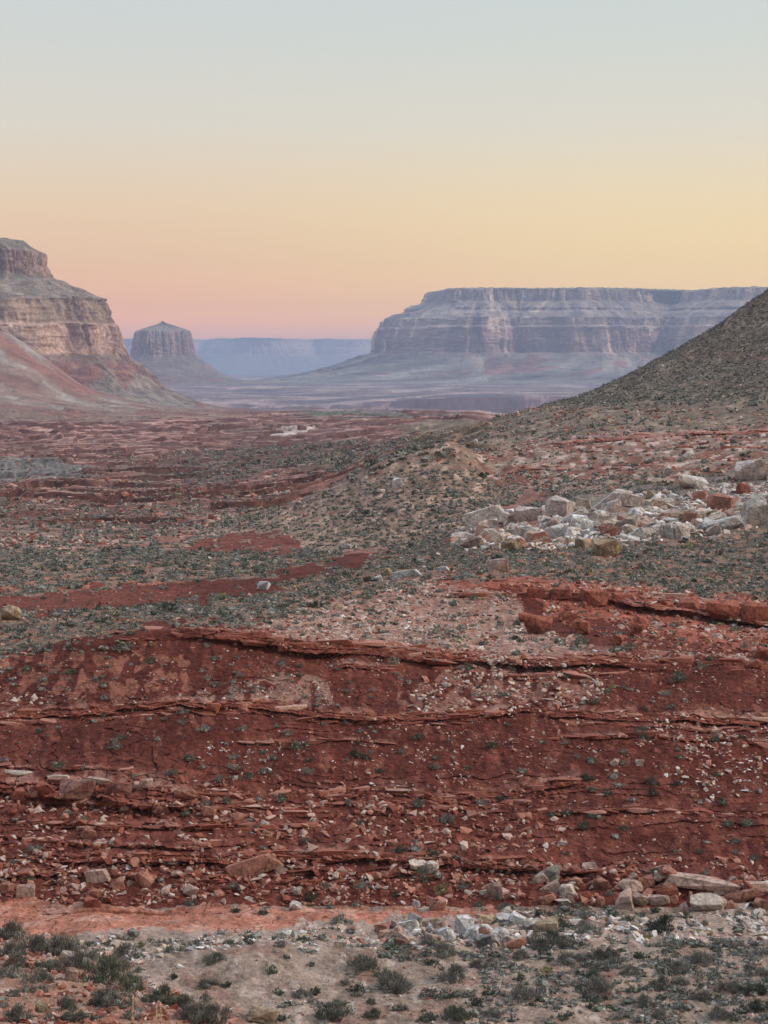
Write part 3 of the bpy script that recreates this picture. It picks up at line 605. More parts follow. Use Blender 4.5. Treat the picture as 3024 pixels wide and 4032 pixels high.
BUSH_MID = [dome_mesh('sagebrush', 360 + k, 320, .055, .20, 13 + k % 5, (.62, .5, .8)[k % 3]) for k in range(10)]
BUSH_HI = [dome_mesh('foliage', 390 + k, 1700, .024, .15, 22 + k % 7, (.62, .72)[k % 2]) for k in range(7)]
def stems_mesh(seed):
    r = np.random.default_rng(seed); bm = bmesh.new()
    for k in range(16):
        a = r.uniform(0, 6.28); rr2 = r.uniform(.3, .95); h = r.uniform(.35, .85); p0 = Vector((0, 0, -.05)); p2 = Vector((math.cos(a) * rr2, math.sin(a) * rr2, h)); p1 = (p0 + p2) / 2 + Vector((0, 0, -.08))
        prev = None
        for q, w in ((p0, .03), (p1, .02), (p2, .008)):
            ring = [bm.verts.new(q + Vector((math.cos(t) * w, math.sin(t) * w, 0))) for t in (0, 2.09, 4.19)]
            if prev:
                for i in range(3): bm.faces.new((prev[i], prev[(i + 1) % 3], ring[(i + 1) % 3], ring[i]))
            prev = ring
    V, Fc = to_arrays(bm); bm.free(); return mesh_from('stem', V, Fc)
STEMS = [stems_mesh(k) for k in range(4)]

# ------------------------------------------------------------------ where does a bearing and a dip meet the ground
PU = UC + PX / PY * F; PV = VH - PZ / PY * F
_rows_ok = np.arange(NR)[yrow > 25]
PVc = np.minimum.accumulate(np.where((Y0 > 25), PV, 1e9), 0)
def locate(u, v):
    j = int(np.argmin(np.abs(ucol - u)))
    c = PVc[:, j]; i = int(np.argmax(c <= v)); i = max(i, 1)
    return np.array([PX[i, j], PY[i, j], PZ[i, j]]), i, j

def merged(name, variants, pos, scl, rz, tilt, col, mat, label, pick=None, cat=None):
    """one object that holds everything nobody could count"""
    r = np.random.default_rng(len(pos)); n = len(pos); kk = r.integers(0, len(variants), n)
    Vs, Fs, Cs = [], [], []; off = 0
    for k, (V, Fc) in enumerate(variants):
        ix = np.where(kk == k)[0]
        if not len(ix): continue
        v = V[None] * scl[ix][:, None, :]
        ct, st = np.cos(tilt[ix])[:, None], np.sin(tilt[ix])[:, None]
        x, y, z = v[..., 0], v[..., 1], v[..., 2]; x, z = x * ct + z * st, -x * st + z * ct
        c, s = np.cos(rz[ix])[:, None], np.sin(rz[ix])[:, None]; x, y = x * c - y * s, x * s + y * c
        P = np.stack([x, y, z], -1) + pos[ix][:, None, :]
        Vs.append(P.reshape(-1, 3)); Fs.append((Fc[None] + (np.arange(len(ix)) * len(V))[:, None, None]).reshape(-1, 3) + off); off += len(ix) * len(V)
        Cs.append(np.repeat(col[ix], len(V), 0))
    me = mesh_from(name, np.vstack(Vs), np.vstack(Fs), np.vstack(Cs)); o = link(name, me, mat)
    tag(o, label, None, None, 'stuff'); return o

# ------------------------------------------------------------------ densities (per square metre) read off the zones
ST = (slice(None, None, 2), slice(None, None, 2))
sx, sy, sz, su, sv, s0 = PX[ST], PY[ST], PZ[ST], wu[ST], wv[ST], Y0[ST]
def zn(poly): return inpoly(su, sv, poly)
ax = np.hypot(np.gradient(sx, axis=1), 0); ay = np.hypot(np.gradient(Y0[ST], axis=0), np.gradient(Z1[ST], axis=0)); area = np.abs(ax * ay)
sn1, sn2 = n1[ST], n2[ST]; clump = smooth(-.25, .45, noise(sx / 3.3, sy / 3.3, 600) + .5 * sn2)
slope_s = (sv > 640) & (sv < 905) & (s0 > 140.6) & (s0 < 174)
bd = np.zeros_like(sx); bs = np.full_like(sx, .5); rd = np.zeros_like(sx); rs_ = np.full_like(sx, .22); rw = np.zeros_like(sx)   # bush density/size, rock density/size, rock paleness
def put(mask, b=None, bsz=None, r=None, rsz=None, w=None):
    if b is not None: bd[mask] = b
    if bsz is not None: bs[mask] = bsz
    if r is not None: rd[mask] = r
    if rsz is not None: rs_[mask] = rsz
    if w is not None: rw[mask] = w
A_ = lambda y0, y1: (s0 > y0) & (s0 < y1)
put(slope_s, .12, .32, 6.0, .10, .16)
put(slope_s & (sv > 775), .10, .34, 6.5, .19, .14); put(slope_s & (sv > 858) & (sv < 905), .10, .4, 12.0, .23, .22)
put(slope_s & (su > 560) & (sv > 740) & (sv < 860), .12, .34, 3.0, .12, .2)
put(slope_s & (su < 330) & (sv > 720) & (sv < 775), .10, .3, 1.0, .08, .5)
put(slope_s & inpoly(su, sv, [(230, 730), (290, 740), (340, 770), (300, 780), (225, 778), (200, 750)]), .2, .3, 5.0, .09, .8)
put(slope_s & inpoly(su, sv, [(370, 745), (460, 735), (470, 790), (360, 790)]), .1, .3, 4.5, .12, .6)
put(slope_s & inpoly(su, sv, [(0, 798), (300, 800), (560, 815), (560, 850), (0, 850)]), .08, .3, 6.5, .24, .16)
put(slope_s & zn(Z_SAGEGRAV2), 1.1, .30, 9, .12, .7)
put(slope_s & zn(Z_CREAMGRAV), .2, .3, 10, .19, .75)
put(slope_s & inpoly(su, sv, [(0, 690), (60, 688), (58, 700), (0, 712)]), .1, .3, 9, .22, 1.0)
put(slope_s & inpoly(su, sv, [(505, 665), (600, 670), (600, 705), (500, 705)]), .1, .3, 9, .20, .7)
put(slope_s & inpoly(su, sv, [(620, 715), (768, 722), (768, 790), (690, 800)]), .1, .3, 6, .18, .5)
put(slope_s & inpoly(su, sv, [(0, 652), (240, 640), (250, 680), (0, 690)]), .45, .36, 3, .12, .2)
put(slope_s & inpoly(su, sv, [(590, 870), (768, 885), (768, 910), (480, 912), (520, 875)]), .1, .3, 6, .34, .3)
g_ = A_(168, 215) & zn(Z_TANGRAV); put(g_, .55, .34, 6.0, .16, .5)
g_ = A_(168, 320) & zn(Z_BENCH); put(g_, 1.9, .36, 1.4, .16, .3)
g_ = A_(176, 330) & zn(Z_REDGULLY); put(g_, .05, .4, .4, .2, .1)
g_ = A_(172, 215) & (sv > 610) & inpoly(su, sv, [(520, 600), (560, 615), (620, 650), (700, 655), (900, 660), (900, 606)]); put(g_, .12, .38, 5.0, .22, .12)
g_ = A_(184, 215) & inpoly(su, sv, [(430, 584), (520, 588), (560, 615), (700, 640), (768, 655), (900, 655), (900, 606), (768, 600), (600, 584)]); put(g_, .15, .4, 3.4, .26, .25)
g_ = A_(240, 420) & zn(Z_MIDSAGE); put(g_, 1.0, .44, .35, .2, .4)
g_ = A_(285, 425) & zn(Z_MOUND); put(g_, 2.0, .42, .25, .22, .3); put(g_ & (sv < 465) & (sn1 > .2), .7, .5)
g_ = A_(285, 425) & inpoly(su, sv, [(180, 530), (290, 500), (350, 490), (340, 550), (180, 552)]); put(g_, 1.0, .38)
g_ = A_(240, 420) & zn(Z_REDPATCH); put(g_, .03, .4, .1)
g_ = A_(300, 480) & zn(Z_RLEDGES); put(g_, 1.1, .42, 4.0, .20, .75)
g_ = A_(240, 420) & zn(Z_UPSAGE); put(g_, 1.2, .46, .4, .3, .6)
g_ = A_(260, 335) & inpoly(su, sv, [(455, 530), (500, 505), (650, 495), (768, 500), (768, 530), (560, 550), (460, 548)]); put(g_, .5, .38, 2.0, .56, .9)
g_ = A_(270, 340) & inpoly(su, sv, [(680, 480), (768, 478), (768, 510), (660, 520), (690, 500)]); put(g_, .3, .40, 3.2, .42, .85)
g_ = A_(385, 700) & zn(Z_RHILL); put(g_, .95, .46, .12, .30, -1)
g_ = A_(385, 500) & inpoly(su, sv, [(600, 405), (690, 398), (768, 400), (768, 430), (560, 436)]); put(g_, .80, .46, .5, .42, -1)
g_ = (s0 > 300) & (s0 < 900) & zn(Z_VALLEY); put(g_, .11, .55, .22, .40, .2); put(g_ & (sv > 500), .45, .50, .5, .42)
g_ = A_(300, 1000) & inpoly(su, sv, [(180, 455), (330, 448), (440, 446), (440, 470), (300, 482), (200, 490)]); put(g_, .25, .8)
# wash floor
w_ = A_(112, 140.3); put(w_, .7, .34, 2.6, .09, .5)
put(w_ & (su > 470), 3.4, .33); put(w_ & (su > 590), 5.2, .34); put(w_ & (sv > 930) & (sv < 962) & (su > 280), 4.2, .35)
put(w_ & inpoly(su, sv, [(175, 955), (210, 930), (330, 945), (380, 960), (330, 1000), (220, 1005), (150, 990)]), .14, .36, 1.0, .08, .5)
put(w_ & inpoly(su, sv, [(-50, 934), (130, 936), (260, 930), (300, 940), (200, 950), (60, 950)]), 1.2, .42, 8, .16, .6)
put(w_ & zn(Z_CREAMSTRIP), .8, .40, 9, .20, .9); put(w_ & (sv > 915) & (sv < 945) & (su > 360) & (su < 540), .5, .4, 8, .32, 1.0)
sl_ = A_(132, 150) & slick[ST]; put(sl_, .0, .3, .25, .1, .3)
kn_ = (s0 > 30) & (s0 < 60); put(kn_, .9, .22, 26, .07, .35)
mnd = A_(285, 425) & zn(Z_MOUND); bd *= np.where(mnd, .85, .45 + 1.0 * clump); bd[np.abs(LM[ST]) > .3] = 0; bd[s0 > 900] *= .5
rd *= (.25 + 1.6 * smooth(-.4, .5, noise(sx / 2.2, sv / 12, 610) + .4 * sn2))
def scatter(dens, seed, cap):
    r = np.random.default_rng(seed); w = (dens * area)[:-1, :-1]; tot = float(w.sum()); n = int(min(tot, cap))
    c = np.cumsum(w.ravel()); k = np.searchsorted(c, r.uniform(0, c[-1], n)); i, j = np.unravel_index(k, w.shape)
    a, b = r.uniform(0, 1, n), r.uniform(0, 1, n)
    def lerp_(A): return (A[i, j] * (1 - a) * (1 - b) + A[i + 1, j] * a * (1 - b) + A[i, j + 1] * (1 - a) * b + A[i + 1, j + 1] * a * b)
    return np.stack([lerp_(sx), lerp_(sy), lerp_(sz)], -1), i, j, tot
bpos, bi, bj, bt = scatter(bd, 71, 170000); rpos, ri, rj, rtot = scatter(rd, 72, 170000)
ck_ = np.where(bpos[:, 1] < 145, .42, 1.0); cellk = (np.floor(bpos[:, 0] / (.72 * ck_)).astype(np.int64) * 1000003 + np.floor(bpos[:, 1] / (.95 * ck_)).astype(np.int64))   # shrubs stand apart: one to a patch of soil
_, keep_ = np.unique(cellk, return_index=True); keep_ = np.sort(keep_); bpos, bi, bj = bpos[keep_], bi[keep_], bj[keep_]
print('bushes', bt, len(bpos), 'rocks', rtot, len(rpos))
def shown(pos):                              # is this spot in the picture and not behind a rise
    u = UC + pos[:, 0] / pos[:, 1] * F; v = VH - pos[:, 2] / pos[:, 1] * F
    j = np.clip(np.searchsorted(ucol, u), 0, NC - 1); i = np.clip(np.searchsorted(yrow, pos[:, 1]) - 12, 0, NR - 1)
    return (u > 4) & (u < 764) & (v < 1016) & (v < PVc[i, j] + 2.0), u, v

WHITE, CREAM, ROSE, SALMON, RUST, OCHRE, GREY = (.72, .69, .65), (.60, .50, .42), (.54, .38, .31), (.42, .20, .145), (.27, .088, .058), (.43, .32, .21), (.38, .35, .33)
def rock_cols(r, pale):
    n = len(pale); pal = np.array([RUST, SALMON, ROSE, CREAM, WHITE, OCHRE, GREY], float); t = r.uniform(0, 1, n)
    p = np.where(pale < .15, np.where(t < .62, 0, np.where(t < .92, 1, 2)), 0)
    p = np.where((pale >= .15) & (pale < .45), np.where(t < .40, 0, np.where(t < .72, 1, np.where(t < .93, 2, 3))), p)
    p = np.where((pale >= .45) & (pale < .8), np.where(t < .14, 0, np.where(t < .38, 1, np.where(t < .7, 2, np.where(t < .9, 3, 4)))), p)
    p = np.where(pale >= .8, np.where(t < .08, 1, np.where(t < .30, 2, np.where(t < .62, 3, np.where(t < .88, 4, np.where(t < .94, 5, 6))))), p)
    p = np.where(pale < 0, np.where(t < .35, 7, np.where(t < .6, 5, np.where(t < .85, 6, 3))), p); pal = np.vstack([pal, (.24, .185, .14)]); pal[5] = np.where(pale.min() < 0, pal[5], pal[5])
    return pal[p] * r.uniform(.75, 1.12, (n, 1))
# ------------------------------------------------------------------ the boulders one can point at (bearing, dip, width, height in picture rows, kind, colour, tilt, label)
B_ = [
 (500, 945, 22, 21, 'round', WHITE, 0, 'largest white boulder at the right end of the white boulder strip'),
 (472, 939, 18, 15, 'block', WHITE, .1, 'chunky white boulder just left of the largest white boulder in the strip'),
 (468, 924, 14, 8, 'round', CREAM, 0, 'cream boulder behind the chunky white boulder at the top of the white strip'),
 (446, 938, 11, 10, 'block', CREAM, .2, 'squarish cream boulder midway along the white boulder strip'),
 (417, 936, 14, 9, 'round', WHITE, .2, 'rounded white boulder in the middle of the white boulder strip'),
 (413, 923, 14, 10, 'block', GREY, .3, 'grey boulder on the uphill edge of the white boulder strip'),
 (404, 937, 13, 9, 'shard', WHITE, .3, 'bright white wedge of rock in the white boulder strip, beside the dark bush'),
 (399, 930, 13, 8, 'block', WHITE, -.2, 'white block right of the dark bush at the upper edge of the white strip'),
 (374, 946, 12, 6, 'slab', WHITE, .1, 'low white slab at the lower left of the white boulder strip'),
 (339, 947, 14, 6, 'slab', CREAM, 0, 'flat cream rock left of the white boulder strip, above the pale wash'),
 (290, 937, 11, 8, 'shard', WHITE, .4, 'tilted white rock where the salmon slickrock thins out'),
 (134, 937, 14, 10, 'round', GREY, 0, 'grey rounded boulder at the foot of the salmon slickrock'),
 (118, 939, 17, 6, 'slab', CREAM, 0, 'long low cream slab at the foot of the slickrock, left of the grey boulder'),
 (99, 939, 10, 9, 'shard', CREAM, .3, 'pointed cream rock at the foot of the slickrock, end of the low slab'),
 (179, 968, 9, 8, 'shard', WHITE, .4, 'sharp white rock standing in the wash behind the near knoll'),
 (517, 925, 20, 12, 'block', WHITE, .3, 'big pale wedge boulder between the white strip and the salmon rock pile'),
 (295, 910, 15, 10, 'round', WHITE, 0, 'white round boulder resting on top of the salmon slickrock'),
 (297, 895, 9, 9, 'round', CREAM, 0, 'small round cream boulder above the white one on the slickrock'),
 (277, 874, 9, 12, 'block', ROSE, .2, 'upright pink block beside the long tilted salmon slab'),
 (257, 872, 50, 17, 'slab', SALMON, -.34, 'long tilted salmon slab lying across the rubble above the slickrock'),
 (27, 896, 27, 13, 'slab', ROSE, .1, 'large pale pink boulder above the left end of the slickrock'),
 (6, 893, 15, 12, 'block', SALMON, 0, 'salmon boulder at the left edge beside the large pale pink one'),
 (97, 882, 28, 14, 'slab', ROSE, 0, 'wide dusky pink boulder capping the rubble in the lower left'),
 (95, 898, 15, 12, 'round', SALMON, 0, 'rounded salmon boulder just below the wide dusky pink boulder'),
 (91, 906, 18, 10, 'block', RUST, .1, 'rust red block at the upper edge of the slickrock, left side'),
 (117, 888, 15, 11, 'block', SALMON, .1, 'dull salmon boulder right of the wide dusky pink one'),
 (141, 885, 17, 15, 'block', SALMON, .5, 'steep salmon block leaning in the rubble of the lower left'),
 (128, 887, 6, 9, 'shard', CREAM, .5, 'narrow cream stone stuck upright beside the leaning salmon block'),
 (176, 877, 15, 7, 'round', ROSE, 0, 'pair-sized pale pink rounded stone above the pale rubble chute'),
 (190, 895, 14, 10, 'block', ROSE, .3, 'pinkish block in the pale rubble chute above the slickrock'),
 (87, 838, 15, 12, 'block', SALMON, .4, 'bright salmon block leaning on the red slope below the blocky ledge'),
 (113, 846, 7, 9, 'block', CREAM, .1, 'small upright pale block on a bed of red rock at the left'),
 (116, 804, 38, 24, 'slab', (.30, .14, .11), .30, 'large fallen dark mauve slab at the end of the blocky ledge'),
 (137, 807, 16, 15, 'slab', SALMON, -.7, 'leaning salmon plate against the fallen dark mauve slab'),
 (185, 799, 26, 13, 'round', SALMON, 0, 'rounded dull salmon boulder right of the blocky ledge'),
 (77, 797, 36, 20, 'block', (.36, .19, .15), 0, 'layered square block in the middle of the blocky left ledge'),
 (47, 793, 18, 12, 'block', RUST, 0, 'rust coloured block in the blocky ledge near the left edge'),
 (18, 799, 22, 13, 'block', RUST, .1, 'squat red block at the far left of the blocky ledge'),
 (418, 869, 22, 13, 'round', CREAM, .15, 'cream boulder, left of the touching pair on the red slope'),
 (431, 872, 18, 12, 'round', CREAM, -.2, 'cream boulder, right of the touching pair on the red slope'),
 (487, 870, 10, 9, 'round', CREAM, 0, 'lone small cream boulder beside a grey bush, lower slope'),
 (437, 911, 17, 11, 'block', SALMON, 0, 'salmon block just above the thin right end of the slickrock'),
 (416, 908, 9, 9, 'round', GREY, 0, 'small grey boulder above the thin end of the slickrock'),
 (549, 882, 22, 18, 'block', (.27, .25, .20), .2, 'dark olive grey boulder on top of the leaning rock heap'),
 (555, 892, 30, 10, 'slab', ROSE, -.45, 'tilted dusky pink slab under the olive grey boulder'),
 (571, 897, 18, 15, 'block', CREAM, -.4, 'smooth pale boulder right of the tilted dusky slab'),
 (528, 871, 17, 9, 'round', CREAM, 0, 'cream capstone left of the olive grey boulder'),
 (548, 903, 16, 9, 'slab', SALMON, -.3, 'thin salmon slab in the heap beneath the tilted dusky slab'),
 (630, 891, 28, 14, 'round', ROSE, .15, 'large pink boulder, upper left of the salmon rock pile under the caprock'),
 (625, 908, 20, 19, 'block', ROSE, 0, 'tall pink block at the lower left of the salmon rock pile'),
 (648, 886, 25, 11, 'slab', SALMON, -.1, 'flat salmon slab at the top of the pile beside the caprock end'),
 (651, 899, 17, 13, 'shard', SALMON, -.7, 'split salmon wedge in the middle of the rock pile'),
 (667, 894, 18, 12, 'round', SALMON, .2, 'round salmon boulder on the right of the rock pile'),
 (658, 905, 22, 11, 'slab', ROSE, -.1, 'low pink slab along the foot of the rock pile'),
 (674, 903, 11, 11, 'round', SALMON, 0, 'small orange pink boulder closing the right side of the pile'),
 (683, 912, 13, 9, 'block', ROSE, 0, 'pale pink stone at the right foot of the rock pile'),
 (707, 909, 37, 20, 'round', CREAM, .05, 'biggest cream and pink boulder sitting under the overhanging caprock'),
 (698, 886, 78, 10, 'slab', ROSE, .09, 'long pale overhanging caprock slab on the right, shadow beneath it'),
 (754, 894, 38, 14, 'slab', ROSE, .12, 'thick pale caprock block at the right edge over a dark hollow'),
 (742, 901, 38, 11, 'slab', SALMON, -.25, 'slanting salmon slab propped under the caprock at the right'),
 (762, 910, 17, 13, 'block', SALMON, 0, 'salmon boulder at the right edge below the slanting slab'),
 (729, 909, 12, 9, 'block', SALMON, .1, 'small salmon boulder between the cream giant and the slanting slab'),
 (709, 936, 8, 7, 'round', OCHRE, 0, 'yellowish stone at the foot of the slope below the cream giant'),
 (688, 925, 5, 9, 'shard', ROSE, 0, 'thin upright pink stone among dark bushes below the rock pile'),
 (599, 907, 10, 11, 'block', SALMON, .2, 'squat salmon stone left of the tall pink block'),
 (639, 766, 8, 7, 'block', CREAM, 0, 'small bright cream stone alone on the bare right slope'),
 (684, 703, 6, 6, 'block', CREAM, 0, 'tiny cream stone on bare soil above the right-hand thin ledge'),
 (613, 766, 9, 9, 'block', ROSE, .5, 'pink stone leaning beside a grey bush on the right slope'),
 (537, 634, 25, 21, 'block', RUST, .1, 'tall red boulder standing under the upper right ledge'),
 (582, 634, 22, 16, 'block', RUST, 0, 'square cut red boulder on the gravel below the upper right ledge'),
 (613, 645, 21, 12, 'shard', RUST, .2, 'pointed red boulder just above the crest ledge'),
 (636, 634, 13, 12, 'block', RUST, .1, 'dark red block in shadow right of the pointed red boulder'),
 (763, 658, 17, 13, 'block', RUST, .3, 'bright red boulder at the right edge of the crest ledge'),
 (754, 668, 17, 11, 'round', RUST, 0, 'rounded red boulder below the bright one at the right edge'),
 (524, 622, 14, 10, 'block', RUST, .1, 'smaller red boulder left of the tall one under the upper right ledge'),
 (555, 670, 6, 10, 'shard', CREAM, .1, 'thin upright cream stone under the crest ledge'),
 (11, 620, 24, 17, 'round', OCHRE, 0, 'round tan boulder at the left edge on the sage bench'),
 (264, 590, 12, 9, 'block', WHITE, 0, 'lone white block on the grey-green sage bench'),
 (347, 549, 13, 5, 'slab', GREY, .1, 'flat grey stone at the foot of the spotted mound'),
 (408, 577, 28, 8, 'slab', WHITE, -.2, 'long bright white slab on the sage bench'),
 (378, 581, 17, 6, 'slab', WHITE, -.35, 'short white slab by the dark juniper-like bush on the bench'),
 (388, 575, 9, 8, 'round', OCHRE, 0, 'orange brown rock between the two white bench slabs'),
 (443, 571, 15, 5, 'slab', WHITE, -.05, 'low white slab on the bench right of the long one'),
 (499, 572, 22, 15, 'block', ROSE, -.2, 'big pinkish boulder at the left end of the upper right ledge'),
 (397, 488, 12, 13, 'block', WHITE, .1, 'white split rock high on the face of the spotted mound'),
 (391, 487, 6, 11, 'shard', WHITE, 0, 'narrow left half of the white split rock on the mound'),
 (381, 493, 8, 5, 'block', CREAM, 0, 'small cream rock left of the split rock on the mound'),
 (559, 516, 30, 19, 'block', ROSE, .1, 'large pale pink peaked boulder behind the white rubble'),
 (608, 511, 62, 13, 'slab', (.47, .33, .25), -.62, 'long pinkish slab rock jutting up at a slant above the rubble'),
 (574, 523, 30, 10, 'slab', CREAM, -.5, 'pale slab sloping down from the slanted rock'),
 (529, 521, 35, 15, 'block', ROSE, .05, 'wide pink boulder at the left of the pale boulder field'),
 (491, 524, 38, 18, 'slab', CREAM, -.35, 'broad cracked cream slab at the upper left of the boulder field'),
 (461, 540, 22, 10, 'round', ROSE, 0, 'low pink boulder at the far left end of the boulder field'),
 (631, 507, 27, 14, 'block', (.44, .26, .20), .2, 'brown pink block right of the slanted rock'),
 (645, 499, 15, 10, 'shard', OCHRE, .4, 'small brown peak of rock behind the brown pink block'),
 (613, 513, 20, 12, 'block', ROSE, -.3, 'pink block leaning below the slanted rock'),
 (637, 516, 18, 11, 'round', CREAM, 0, 'smooth cream boulder in front of the brown pink block'),
 (550, 527, 24, 10, 'slab', WHITE, .1, 'white slab in front of the peaked pink boulder'),
 (558, 537, 27, 12, 'slab', WHITE, -.15, 'lowest white slab of the pale boulder field'),
 (607, 524, 23, 9, 'slab', ROSE, 0, 'flat pink slab beneath the leaning pink block'),
 (585, 530, 15, 10, 'block', WHITE, .2, 'white block between the two white slabs and the pink flat slab'),
 (610, 536, 14, 10, 'block', SALMON, .2, 'salmon boulder above the yellow split block'),
 (605, 556, 29, 20, 'block', OCHRE, 0, 'square yellow block split down the middle on the sage bench'),
 (629, 540, 15, 14, 'block', OCHRE, .2, 'rough yellow rock behind the square split block'),
 (658, 527, 25, 6, 'slab', WHITE, -.1, 'thin white slab right of the pale boulder field'),
 (671, 538, 24, 15, 'shard', CREAM, .1, 'cream cone of broken rock right of the yellow blocks'),
 (658, 533, 11, 8, 'block', WHITE, -.4, 'white chip leaning on the cream cone of rock'),
 (725, 530, 34, 12, 'slab', (.55, .52, .47), -.3, 'log-like grey white slab on the sage at the right'),
 (755, 480, 36, 22, 'block', ROSE, -.25, 'huge pink boulder at the right edge, highest on the bench'),
 (758, 524, 36, 28, 'block', (.40, .31, .23), -.15, 'huge tan brown boulder at the right edge by the sage'),
 (690, 488, 27, 13, 'block', CREAM, .2, 'pale fractured rock on the dark sage above the red blocks'),
 (722, 509, 32, 15, 'block', SALMON, .1, 'salmon red block between the two huge boulders at the right'),
 (742, 494, 16, 10, 'block', RUST, .2, 'small rust block beneath the huge pink boulder'),
 (700, 500, 14, 9, 'block', SALMON, -.2, 'salmon stone left of the salmon red block at the right'),
 (666, 474, 8, 9, 'block', CREAM, .5, 'cream block leaning below the thin upper ledges'),
 (689, 458, 12, 7, 'block', CREAM, .1, 'pale rock at the end of the thin upper ledges'),
 (537, 597, 26, 11, 'slab', RUST, .04, 'red bedrock block at the left start of the thick upper right ledge'),
 (563, 600, 28, 13, 'block', RUST, 0, 'second red block from the left along the thick upper right ledge'),
 (594, 604, 34, 15, 'block', RUST, .03, 'broad red block in the middle of the thick upper right ledge'),
 (627, 606, 32, 15, 'slab', RUST, .05, 'long red block right of the broad one in the upper right ledge'),
 (657, 610, 26, 13, 'block', RUST, .08, 'cracked red block in the right half of the upper right ledge'),
 (688, 613, 30, 17, 'block', RUST, 0, 'deep red block before the notch in the upper right ledge'),
 (719, 617, 30, 19, 'block', RUST, 0, 'tall square red block right of the notch in the upper ledge'),
 (752, 620, 34, 20, 'block', RUST, .02, 'largest red block, last of the upper ledge at the right edge'),
 (640, 628, 18, 11, 'block', RUST, .3, 'fallen red block lying below the middle of the upper right ledge'),
 (566, 622, 18, 12, 'block', RUST, .2, 'fallen red block between the tall and square cut red boulders'),
 (600, 888, 16, 12, 'block', SALMON, .2, 'salmon block just left of the boulder pile, under the thin caprock'),
 (160, 812, 20, 11, 'block', SALMON, .1, 'salmon block below the fallen mauve slab'),
 (150, 786, 20, 8, 'slab', ROSE, .05, 'pale flat capstone above the fallen mauve slab'),
 (100, 783, 30, 6, 'slab', ROSE, .03, 'long pale capstone on the blocky left ledge'),
 (62, 780, 28, 6, 'slab', CREAM, .03, 'cream capstone in the middle of the blocky left ledge'),
 (22, 777, 40, 6, 'slab', CREAM, .02, 'cream capstone at the left end of the blocky ledge'),
 (210, 816, 18, 10, 'slab', SALMON, .1, 'salmon slab in the rubble right of the blocky left ledge'),
 (475, 443, 6, 4, 'block', WHITE, 0, 'tiny white rock at the dark foot of the right hillside'),
 (66, 966, 17, 16, 'block', CREAM, .3, 'cream boulder poking up among sage on the near knoll'),
 (72, 981, 16, 13, 'block', (.46, .30, .22), .2, 'tan boulder just below the cream one on the near knoll'),
 (40, 1013, 18, 11, 'block', OCHRE, .2, 'yellowish rock over a dark hollow on the near knoll'),
 (262, 1023, 30, 14, 'block', OCHRE, .1, 'straw coloured rock at the bottom edge, right foot of the knoll'),
 (118, 979, 12, 7, 'slab', ROSE, .4, 'flat pink stone on the crest of the near knoll'),
]
bmats = {}
rgb = np.random.default_rng(5)
n_boulder = 0
def boulder(pos, w, h, kind, colr, tilt, label, group, seed, depth=None):
    """w, h in metres"""
    global n_boulder
    o = bpy.data.objects.new('boulder', rock_hi(kind, seed % 6)); COL.objects.link(o)
    if not o.data.materials: o.data.materials.append(M_ROCK)
    kx = 1.06; o.scale = (w * kx, (depth or (w * .34 if kind == 'slab' else min(w * .8, max(h * 1.4, w * .5)))), h * 1.12)
    o.location = pos; o.rotation_euler = (rgb.uniform(-.08, .08), tilt, rgb.uniform(-.28, .28))
    c = np.array(colr) * rgb.uniform(.92, 1.08); o.color = (*[float(x) for x in c], 1)
    tag(o, label, 'boulder', group); n_boulder += 1; return o
for k, (u, v, w, h, kd, cl, tl, lb) in enumerate(B_):
    if u > 440 and 455 < v < 550: w, h, cl = w * 1.1, h * 1.2, (tuple(np.array(cl) * .55 + np.array(WHITE) * .40) if cl not in (OCHRE, RUST, SALMON) else cl)
    if cl is RUST and v > 600: cl = (.37, .125, .08)
    if h > 6 and v > 550: w, h = w * 1.05, h * 1.08
    p, i, j = locate(u, min(v, 1021)); m_ = p[1] / F
    p = p + np.array([0, .15 * h * m_, -.10 * h * m_])
    boulder(p, w * m_, h * m_, kd, cl, tl, lb, 'boulders on the desert slopes', k)
KEEP = np.array([[b[0], b[1], b[2] * .45] for b in B_])

